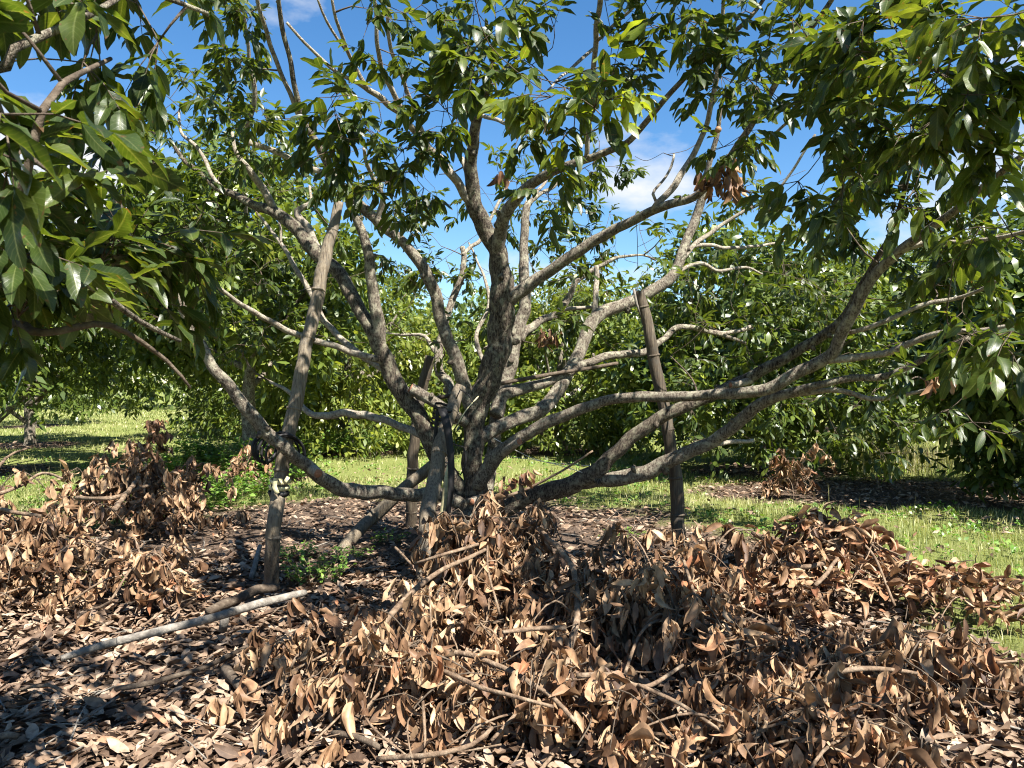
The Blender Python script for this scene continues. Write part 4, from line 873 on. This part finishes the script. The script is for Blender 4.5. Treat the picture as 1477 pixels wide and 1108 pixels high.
# ------------------------------------------------------------------ brush piles
PL = ['big heap of cut branches with hanging tan dead leaves in front of the trunk', 'tangled dead-leaf branches heaped before the dark upright pole', 'low mound of reddish brown dead leaves beside the sunny grass',
      'tall heap of dead leafy branches beside the loose cut stick and fallen pole', 'dead leafy branches heaped before the green weeds and grass clearing', 'small upright bunch of dead leaves beside the fallen pole',
      'small dead leafy branch on the ground under the dark skirted tree', 'single upright bunch of brown leaves standing among the green weeds', 'small brown dead branch among weeds behind the hose coil']
piles = []
for k in range(9):
    ms_ = [q for q in MOUNDS if q[0] == k]
    e = empty('brush_pile', (ms_[0][1], ms_[0][2], 0)); tag(e, PL[k], 'brush pile', 'heaps of cut branches with dead leaves')
    piles.append(e)
    LVp = Leaves(); tws = Tubes(); random.seed(300 + k)
    def surf(x, y):
        return max(0.04, max([q[5] * math.exp(-((x - q[1]) / q[3]) ** 2 - ((y - q[2]) / q[4]) ** 2) for q in ms_]))
    for (_, mx_, my, rx, ry, H, n) in ms_:
        # stems lying through the mound
        if H < .9:
            for s in range(5 + n // 25):
                a = random.uniform(0, 6.28); l = random.uniform(.8, 1.5) * max(rx, ry)
                c = Vector((mx_ + random.gauss(0, rx * .4), my + random.gauss(0, ry * .4), 0))
                pts = []
                for f in (-1, -.5, 0, .5, 1):
                    q = c + Vector((math.cos(a), math.sin(a), 0)) * l * f * .8; q.x += random.gauss(0, .05); q.y += random.gauss(0, .05)
                    q.z = max(.015, surf(q.x, q.y) * random.uniform(.55, 1.05) + random.gauss(0, .02)); pts.append(q)
                r_ = random.uniform(.004, .010)
                tube_obj('stick', pts, [r_, r_ * .9, r_ * .8, r_ * .6, r_ * .35], M['drystick'], e, seg=7, step=.05, lump=.06, seed=s, wob=.3)
        def bunch(c, dv, nl, t0, loose=False):
            for j in range(nl):
                o_ = c + dv * random.uniform(-.5, .6) + rv(.012)
                if loose or random.random() < .10:
                    d = Vector((random.gauss(0, 1), random.gauss(0, 1), random.gauss(-.1, .35))).normalized(); nn = Vector((random.gauss(0, .5), random.gauss(0, .5), 1))
                else:
                    d = Vector((random.gauss(0, .2) + dv.x * .4, random.gauss(-.05, .2) + dv.y * .4, -1 + random.gauss(0, .2))).normalized(); nn = Vector((random.gauss(0, 1), random.gauss(-.6, .9), random.gauss(.2, .4)))
                ln = random.uniform(.075, .17) * (1.15 if H > .6 else 1) if random.random() < .88 else random.uniform(.03, .06)
                if d.z < -.6: o_.z = max(o_.z, ln * .8)
                elif o_.z + d.z * ln < 0: d.z = .05; d.normalize()
                LVp.add(o_, d, nn, ln, ln * random.uniform(.11, .19), random.uniform(-.7, 1.5) if random.random() < .75 else random.uniform(1.6, 3.2), random.uniform(.2, 1.8), random.uniform(-1.8, 1.8), min(1, max(0, t0 * .45 + random.random() * .62 - .03)), (.35 if k in (2, 6, 7) and random.random() < .2 else 0))
        for _ in range(int(n * .72)):
            x = random.gauss(mx_, rx * .52); y = random.gauss(my, ry * .52)
            z = surf(x, y) * (1 - .75 * random.random() ** 1.8) * random.uniform(.75, 1.1) if H < .9 else random.uniform(.2, H)
            if H >= .9: x = random.gauss(mx_, .05); y = random.gauss(my, .05)
            c = Vector((x, y, z + .06))
            dv = Vector((random.gauss(0, 1), random.gauss(0, 1), random.gauss(0.1, .4))).normalized() * random.uniform(.1, .25)
            if random.random() < .5 or not tws.V: tws.add([c - dv, c - dv * .4 + rv(.02), c + Vector((0, 0, .01)), c + dv * .6 + Vector((0, 0, -.04))], [.0034, .003, .0026, .0016], seg=5, step=.04, lump=0)
            bunch(c, dv, random.randint(7, 13), random.random() ** 1.2, k == 2)
        if H < .9 and k != 2:
            for s_ in range(3 + n // 22):
                a = random.uniform(0, 6.283); l = random.uniform(.3, .62)
                b_ = Vector((random.gauss(mx_, rx * .3), random.gauss(my, ry * .3), .03))
                hz_ = Vector((math.cos(a), math.sin(a), 0)); top = max(.16, surf(b_.x, b_.y)) * random.uniform(.95, 1.3) + .05
                pts = [b_, b_ + hz_ * l * .25 + Vector((0, 0, top * .7)), b_ + hz_ * l * .55 + Vector((0, 0, top)), b_ + hz_ * l * .85 + Vector((0, 0, top * .85)), b_ + hz_ * l * 1.05 + Vector((0, 0, top * .6))]
                r_ = random.uniform(.004, .008)
                tube_obj('stick', pts, [r_, r_ * .85, r_ * .7, r_ * .5, r_ * .3], M['drystick'] if random.random() < .5 else M['twig'], e, seg=6, step=.05, lump=.06, seed=s_ + 77, wob=.35)
                q, _r = smooth_path(pts, [1] * 5, .05); t0 = random.random()
                for j in range(len(q) // 3, len(q), 2):
                    c = Vector(q[j]); dv = Vector((random.gauss(0, 1), random.gauss(0, 1), random.gauss(0, .3))).normalized() * random.uniform(.05, .14)
                    tws.add([c, c + dv * .5 + rv(.01), c + dv + Vector((0, 0, -.02))], [.0026, .002, .0014], seg=4, smooth=False, lump=0)
                    bunch(c + dv * .8, dv * .7, random.randint(4, 9), t0)
    Ap = LVp.arr()
    big, rest = split_leaves(Ap, 300 if k < 6 else 120)
    # spread the singles through the pile instead of only the very front
    leaf_objects(big, 'dry', e)
    if len(rest):
        o = link('dead_leaves', leaves_mesh('dead_leaves', rest, T_MID, 20 + k), e, M['dry']); o['kind'] = 'stuff'
    o = link('twigs', tws.mesh('twigs'), e, M['twig']); o['kind'] = 'stuff'
random.seed(5)
def stick(pile, pts, w, mat='drystick'):
    pp = [P(*q) for q in pts]
    return tube_obj('stick', pp, [a / 2 / F * p.y for a, p in zip(w, pp)], M[mat], piles[pile], seg=9, step=.04, lump=.06, seed=len(pts), wob=.2)
stick(0, [(775, 762, .55), (800, 785, .55), (826, 822, .46), (833, 865, .38), (828, 910, .30), (815, 965, .20), (808, 1000, .12)], [6, 8, 9, 9, 10, 11, 10])
stick(0, [(700, 793, .55), (640, 822, .50), (585, 862, .42), (545, 910, .34), (520, 940, .28), (495, 965, .22)], [5, 7, 9, 9, 9, 8])
stick(0, [(515, 932, .30), (560, 927, .32), (620, 936, .32), (680, 946, .33), (740, 972, .32), (790, 1000, .30), (830, 1040, .25)], [9, 9, 8, 8, 8, 7, 6])
stick(0, [(690, 785, .6), (640, 800, .56), (600, 812, .5)], [5, 5, 4])
stick(0, [(725, 912, .32), (770, 907, .32), (818, 905, .33)], [6, 7, 8])
stick(0, [(798, 980, .2), (802, 950, .27), (808, 922, .33)], [11, 11, 11])
stick(0, [(640, 968, .32), (690, 990, .33), (740, 1005, .33), (800, 1020, .3)], [7, 7, 6, 5])
stick(0, [(545, 1095, .12), (620, 1088, .2), (680, 1075, .22), (710, 1050, .25)], [8, 8, 7, 6])
stick(0, [(480, 1058, .1), (510, 1062, .12), (550, 1078, .1)], [9, 9, 9], 'twig')
stick(0, [(570, 790, .35), (590, 810, .32), (610, 836, .3)], [4, 4, 4])
stick(1, [(832, 975, .35), (880, 974, .36), (930, 990, .33), (985, 960, .34)], [8, 8, 7, 5])
stick(1, [(920, 988, .34), (980, 1015, .3), (1050, 1060, .2)], [6, 6, 5])
stick(1, [(1190, 974, .26), (1230, 966, .3), (1270, 964, .3), (1322, 972, .24)], [8, 8, 7, 5])
stick(1, [(1060, 1090, .14), (1120, 1040, .2), (1190, 1010, .22)], [6, 7, 6])
stick(1, [(985, 806, .5), (1000, 850, .4), (1012, 890, .3)], [5, 5, 4])
stick(2, [(1125, 812, .3), (1160, 818, .3), (1190, 812, .32)], [8, 8, 7])
stick(2, [(1175, 845, .24), (1192, 828, .3), (1208, 805, .36)], [6, 6, 5])
stick(2, [(1110, 818, .2), (1090, 835, .14), (1075, 845, .1)], [10, 10, 9])
stick(3, [(0, 712, .62), (30, 700, .66), (60, 683, .72), (90, 690, .7)], [6, 5, 4, 3])
stick(3, [(-20, 730, .6), (20, 738, .58), (60, 745, .55)], [6, 6, 5])
stick(3, [(-20, 700, .72), (10, 660, .85), (45, 645, .9)], [6, 4, 2])
stick(4, [(165, 735, .5), (180, 715, .55), (200, 690, .6)], [8, 7, 6])
stick(4, [(110, 718, .45), (160, 718, .5), (215, 700, .52)], [6, 6, 5])
# leaf bunch hanging from the low right limb
random.seed(61)
DLb = Leaves()
for (px, py, d, n) in ((735, 690, 6.75, 7), (752, 690, 6.7, 7), (760, 680, 6.7, 5), (725, 705, 6.7, 5), (770, 735, 6.6, 8), (745, 745, 6.4, 9), (720, 760, 6.3, 9)):
    dry_bunch(DLb, W(px, py, d), n, .035, 1.3, age=.2)
leaf_objects(DLb.arr(), 'dry', piles[0])
tube_obj('stick', [W(720, 720, 6.7), W(760, 705, 6.7), W(810, 680, 6.6), W(855, 650, 6.5)], [.016, .013, .010, .008], M['drystick'], piles[0], seg=8, step=.05, lump=.06, wob=.2)

# ------------------------------------------------------------------ loose poles and sticks on the ground
def fallen(pts, w, label, mat, cat='stick', name='fallen_stick', nodes=0):
    pp = [P(*q) for q in pts]; rr = [a / 2 / F * p.y for a, p in zip(w, pp)]
    for p, r_ in zip(pp, rr): p.z = max(p.z, r_ * .6)
    if not nodes:
        return tag(tube_obj(name, pp, rr, M[mat], None, seg=10, step=.05, lump=.07, seed=len(label), wob=.15), label, cat)
    t = empty(name, pp[0]); tag(t, label, cat)
    tube_obj('culm', pp, rr, M[mat], t, seg=14, step=.05, lump=.03, wob=.05)
    q, qr = smooth_path(pp, rr, .02)
    for k in range(nodes):
        j = int((k + .5) / nodes * (len(q) - 2)); a, b_ = Vector(q[j]), Vector(q[j + 1]); dv = (b_ - a).normalized()
        tube_obj('node', [a - dv * .012, a - dv * .004, a + dv * .004, a + dv * .012], [qr[j] * .97, qr[j] * 1.12, qr[j] * 1.12, qr[j] * .97], M[mat], t, seg=14, smooth=False, lump=.02, seed=k)
    return t
fallen([(88, 950, .08), (150, 930, .12), (220, 913, .16), (300, 893, .19), (370, 872, .20), (440, 855, .19)], [9, 11, 12, 12, 12, 10], 'long pale bamboo pole lying on the leaf litter', 'greywood', 'pole', 'fallen_pole', 7)
fallen([(300, 882, .05), (330, 868, .06), (372, 852, .08), (400, 848, .06)], [12, 14, 14, 11], 'short grey branch lying at the foot of the leaning grey pole', 'twig')
fallen([(-20, 882, .05), (20, 870, .05), (60, 858, .06), (92, 851, .06)], [11, 10, 10, 9], 'pale cut stick lying below the tall heap of dead branches', 'drystick')
fallen([(325, 965, .04), (345, 988, .05), (372, 1010, .04)], [15, 16, 13], 'short thick brown branch piece lying below the fallen pole', 'twig')
fallen([(322, 908, .03), (324, 898, .08), (325, 888, .12)], [12, 13, 13], 'short sawn prop stub standing under the fallen pole', 'greywood')
fallen([(30, 995, .03), (70, 988, .05), (118, 1012, .03)], [4, 5, 4], 'thin curved twig lying on the sunlit litter', 'drystick')
fallen([(0, 1062, .03), (12, 1060, .03), (25, 1062, .03)], [9, 10, 9], 'pale sawn branch end poking from the litter', 'drystick')
fallen([(160, 995, .02), (220, 985, .05), (300, 960, .06), (360, 930, .07)], [8, 8, 7, 5], 'dark curved branch lying below the long fallen pole', 'twig')
fallen([(362, 838, 0), (368, 815, .1), (375, 788, .2)], [9, 8, 6], 'thin grey sapling stub leaning beside the foot of the grey pole', 'greywood')
fallen([(905, 870, .06), (860, 880, .06), (800, 886, .08), (770, 890, .08)], [10, 12, 12, 9], 'dark branch lying in shadow behind the curved dead stem', 'twig')
fallen([(1085, 770, .03), (1110, 777, .03), (1140, 785, .03)], [7, 8, 7], 'pale stick lying at the edge of the sunny grass', 'drystick')

# ------------------------------------------------------------------ leaf litter
rg = np.random.default_rng(77)
def scatter(n, d0, d1, marg=1.25, power=1.0):
    d = d0 + (d1 - d0) * rg.random(n) ** power
    x = (rg.random(n) * 2 - 1) * d * .6625 * marg
    return x, d
def litter_rows(x, y, zoff=.012, lscale=1.0):
    n = len(x)
    h = mound_h(x, y) * .25
    z = ground_z(x, y) + .012 + rg.random(n) * .035 + h
    a = rg.uniform(0, 6.283, n)
    D = np.stack([np.cos(a), np.sin(a), rg.normal(0.0, .15, n)], -1)
    Nn = np.stack([rg.normal(0, .38, n), rg.normal(0, .38, n), np.ones(n)], -1)
    ln = (.035 + .10 * rg.beta(1.5, 1.6, n)) * lscale
    tint = np.clip(rg.beta(1.6, 1.5, n), 0, 1)
    return np.concatenate([np.stack([x, y, z], -1), D, Nn, ln[:, None], (ln * rg.uniform(.15, .22, n))[:, None], rg.uniform(-.9, .9, (n, 1)), rg.uniform(.1, .9, (n, 1)), rg.uniform(-.9, .9, (n, 1)), tint[:, None], np.zeros((n, 1))], 1)
x, y = scatter(48000, 1.8, 7.0, 1.6, .75)
k_ = grass_mask(x, y) < rg.random(len(x)) * .55 + .05
A1 = litter_rows(x[k_], y[k_])
x, y = scatter(26000, 6.5, 14.0, 1.2, .8)
k_ = (grass_mask(x, y) < rg.random(len(x)) * .6)
A2 = litter_rows(x[k_], y[k_], lscale=.95)
x, y = scatter(16000, 13.5, 26.0, 1.1, 1)
k_ = (grass_mask(x, y) < rg.random(len(x)) * .5)
A2 = np.concatenate([A2, litter_rows(x[k_], y[k_], lscale=1.3)])
big, rest = split_leaves(A1, 300)
leaf_objects(big, 'litter', None, 'single dry brown leaf lying loose on the litter in front', 'dead leaf', 'loose dry leaves on the ground in front', 'fallen_leaf')
tag(link('leaf_litter', leaves_mesh('leaf_litter', rest, T_LOW, 31), None, M['litter']), 'carpet of dry brown leaves on the ground under the tree', 'leaf litter', kind='stuff')
tag(link('leaf_litter', leaves_mesh('leaf_litter', A2, T_FAR, 32), None, M['litter']), 'greyish dry leaf carpet on the ground behind the trunk and under the orchard rows', 'leaf litter', kind='stuff')
# twigs in the litter
tl = Tubes(); random.seed(8)
for _ in range(420):
    d = random.uniform(2.5, 9); x = random.uniform(-.8, .8) * d
    if grass_mask(x, d) > .5: continue
    a = random.uniform(0, 6.28); l = random.uniform(.06, .28); z = float(ground_z(x, d)) + random.uniform(.02, .06)
    dv = Vector((math.cos(a), math.sin(a), random.gauss(0, .12))) * l
    c = Vector((x, d, z)); r_ = random.uniform(.002, .006)
    tl.add([c - dv, c + Vector((random.gauss(0, .02), random.gauss(0, .02), .01)), c + dv], [r_, r_, r_ * .5], seg=5, smooth=False, lump=0)
tag(link('ground_twigs', tl.mesh('ground_twigs'), None, M['greywood']), 'thin grey twigs strewn through the leaf litter', 'twigs', kind='stuff')

# ------------------------------------------------------------------ grass
def blades(x, y, hmin, hmax, wid, tint0=0.4, lean=.35, seed=0):
    n = len(x); r2 = np.random.default_rng(seed)
    a = r2.uniform(0, 6.283, n); h = r2.uniform(hmin, hmax, n) * (1 + .35 * vnoise(x, y, 1.1, 6))
    b0 = np.stack([x, y, ground_z(x, y)], -1)
    wv = np.stack([np.cos(a), np.sin(a), 0 * a], -1) * (wid[:, None] if np.ndim(wid) else wid)
    ld = np.stack([np.cos(a + 1.3), np.sin(a + 1.3), 0 * a], -1) * (np.abs(r2.normal(0, lean, n)) * h)[:, None]
    up = np.array([0, 0, 1.0])
    p0 = b0 - wv; p1 = b0 + wv
    m0 = b0 - wv * .75 + ld * .35 + up * (h * .6)[:, None]; m1 = b0 + wv * .75 + ld * .35 + up * (h * .6)[:, None]
    tp = b0 + ld + up * h[:, None]; tp2 = tp + wv * .12
    V = np.stack([p0, p1, m1, m0, tp2, tp], 1).reshape(-1, 3)
    i = np.arange(n)[:, None] * 6
    Fq = np.concatenate([i + np.array([[0, 1, 2, 3]]), i + np.array([[3, 2, 4, 5]])])
    tint = np.clip(tint0 + .32 * vnoise(x, y, .9, 7) + .18 * vnoise(x, y, 3.3, 9) + r2.normal(0, .2, n), 0, 1)
    data = np.zeros((n, 6, 4)); data[..., 2] = tint[:, None]; data[..., 1] = .5; data[..., 3] = 0
    return V, Fq, data.reshape(-1, 4)
def grass_obj(name, n, d0, d1, hm, hx, w0, label, seed, power=1.0, marg=1.2, cond=None, tint0=.45, lean=.75):
    global rg
    rg = np.random.default_rng(seed)
    x, y = scatter(n, d0, d1, marg, power)
    keep = grass_mask(x, y) > rg.random(n) * .8 + .12
    if cond is not None: keep &= cond(x, y)
    x, y = x[keep], y[keep]
    thin = rg.random(len(x)) < .72 + .5 * vnoise(x, y, 2.2, 12); x, y = x[thin], y[thin]
    V, Fq, dt = blades(x, y, hm, hx, np.maximum(.0025, y * w0), tint0, lean, seed)
    o = link(name, mesh_np(name, V, Fq, dt), None, M['grass']); tag(o, label, 'grass', kind='stuff'); return o
grass_obj('grass', 190000, 2.0, 13.0, .025, .10, .00036, 'short sunlit grass at the edge of the litter', 1, .7, 1.9)
grass_obj('grass', 80000, 12.0, 45.0, .035, .11, .00050, 'grass clearing between the orchard rows', 2, .75)
grass_obj('tall_grass', 26000, 12.0, 16.5, .25, .75, .00025, 'tall wispy dry grass behind the litter strip on the right', 3, 1, 1.1, lambda x, y: (x > 6.0) & (x < 9.6), .75, .7)
# broad-leaved weeds, seed stalks and stray dead leaves in the grass
rg = np.random.default_rng(9)
x, y = scatter(3600, 2.5, 16.0, 1.6, .8); k_ = (grass_mask(x, y) > .6) & (vnoise(x, y, 1.3, 14) > -.15); x, y = x[k_], y[k_]
x = np.repeat(x, 7) + rg.normal(0, .035, len(x) * 7); y = np.repeat(y, 7) + rg.normal(0, .035, len(y) * 7)
Aw = litter_rows(x, y); n = len(Aw); Aw[:, 2] = ground_z(x, y) + rg.uniform(.01, .08, n); Aw[:, 5] = rg.uniform(.0, .9, n); Aw[:, 9] = rg.uniform(.03, .075, n); Aw[:, 10] = Aw[:, 9] * .3
tag(link('lawn_weeds', leaves_mesh('lawn_weeds', Aw, T_FAR, 33), None, M['weed']), 'small broad-leaved weeds growing through the grass', 'weeds', kind='stuff')
x, y = scatter(3000, 4.0, 15.0, 1.15, .8); k_ = (grass_mask(x, y) > .5) & (rg.random(3000) < .6); Al = litter_rows(x[k_], y[k_]); Al[:, 2] += .03
tag(link('stray_leaves', leaves_mesh('stray_leaves', Al, T_FAR, 34), None, M['litter']), 'dead leaves scattered thinly over the grass', 'dead leaves', kind='stuff')
x, y = scatter(260, 5.0, 14.0, 1.1, .8); k_ = grass_mask(x, y) > .8
V, Fq, dt = blades(x[k_], y[k_], .2, .42, np.full(int(k_.sum()), .0022), .85, .15, 5)
tag(link('seed_stalks', mesh_np('seed_stalks', V, Fq, dt), None, M['grass']), 'thin pale seed stalks standing above the grass', 'grass', kind='stuff')
# ------------------------------------------------------------------ weeds
def weed(x, y, h, rad, n, label, flowers=0, ls=.035, kind=None):
    n = int(n * 1.9); ls *= 1.3
    t = empty('weed_plant', (x, y, 0)); tag(t, label, 'weed', 'green weeds growing through the litter')
    LVw = Leaves(); tws = Tubes(); z0 = float(ground_z(x, y))
    for s in range(n):
        a = random.uniform(0, 6.28); q = rad * math.sqrt(random.random())
        b_ = Vector((x + q * .6 * math.cos(a), y + q * .6 * math.sin(a), z0 - .01)); hh = h * random.uniform(.5, 1.1)
        tp = b_ + Vector((q * .6 * math.cos(a), q * .6 * math.sin(a), hh)); md = (b_ + tp) / 2 + Vector((random.gauss(0, .02), random.gauss(0, .02), .02))
        tws.add([b_, md, tp], [.0022, .0018, .001], seg=4, smooth=False, lump=0)
        for j in range(max(5, int(hh / .035))):
            f = random.uniform(.25, 1.0); o_ = b_.lerp(md, f * 2) if f < .5 else md.lerp(tp, f * 2 - 1)
            aa = random.uniform(0, 6.28); d = Vector((math.cos(aa), math.sin(aa), random.gauss(.15, .3))); ln = random.uniform(.6, 1.2) * ls
            LVw.add(o_, d, Vector((random.gauss(0, .3), random.gauss(0, .3), 1)), ln, ln * .3, random.uniform(0, .8), .2, 0, random.random(), 0)
        if s < flowers:
            for k in range(5):
                aa = k * 1.256; 
                LVf.add(tp, Vector((math.cos(aa), math.sin(aa), .2)), Vector((0, 0, 1)), .016, .006, .2, 0, 0, .5, 0)
    o = link('stems', tws.mesh('stems'), t, M['greentwig']); o['kind'] = 'stuff'
    o = link('leaves', leaves_mesh('leaves', LVw.arr(), T_LOW, 5), t, M['weed']); o['kind'] = 'stuff'
    return t
random.seed(21)
LVf = Leaves()
for (px, py, h, rad, n, ls, lab) in ((455, 838, .26, .26, 34, .034, 'bushy light green weed growing by the foot of the leaning grey pole'), (425, 805, .18, .18, 18, .03, 'low green weed behind the foot of the leaning grey pole'), (140, 852, .14, .18, 16, .05, 'bright green broad-leaved weed at the foot of the tall dead heap'),
                                 (515, 800, .12, .2, 14, .03, 'small green weed below the slanting bamboo brace'), (560, 780, .12, .2, 12, .03, 'sparse weed in front of the thin bamboo post'), (845, 850, .12, .08, 7, .04, 'tiny green seedling among the dead branches before the curved stem'), (740, 880, .1, .14, 8, .035, 'little weed in the shade beside the dark fallen branch'), (660, 775, .14, .15, 9, .03, 'weed at the foot of the strapped bamboo prop'),
                                 (900, 775, .1, .25, 14, .03, 'patchy weed in the litter left of the dark upright pole'), (1155, 745, .18, .2, 18, .03, 'green weed at the near edge of the grass')):
    c = P(px, py, 0); weed(c.x, c.y, h, rad, n, lab, 0, ls)
wl_ = ['tall green weeds with tiny white flowers beside the upright brown leaf bunch', 'dense green weeds behind the heap of dead leafy branches', 'green weeds in front of the black hose coil', 'leafy weeds behind the hose coil and pole', 'green undergrowth beneath the far yellow-green tree', 'dark leafy undergrowth under the left limbs', 'weeds beside the trunks of the far row', 'leafy weeds at the near edge of the left clearing', 'low weeds between the dead heap and the litter']
for i, (px, py, h, rad, n) in enumerate(((330, 690, .72, .7, 80), (270, 690, .65, .7, 70), (350, 715, .35, .5, 45), (400, 690, .4, .6, 40), (470, 655, .6, 1.1, 80), (420, 660, .6, 1.0, 70), (540, 652, .6, 1.0, 60), (150, 722, .3, .5, 30), (300, 730, .3, .5, 40))):
    c = P(px, py, 0); weed(c.x, c.y, h, rad, n, wl_[i], 14 if i in (0, 1) else 0, .06)
fm = leaves_mesh('flowers', LVf.arr(), T_FAR, 1)
tag(link('flowers', fm, None, M['flower']), 'tiny white flowers on the green weeds', 'flowers', kind='stuff')

scene.cycles.filter_width = 1.1
scene.render.resolution_x = 1024; scene.render.resolution_y = 768
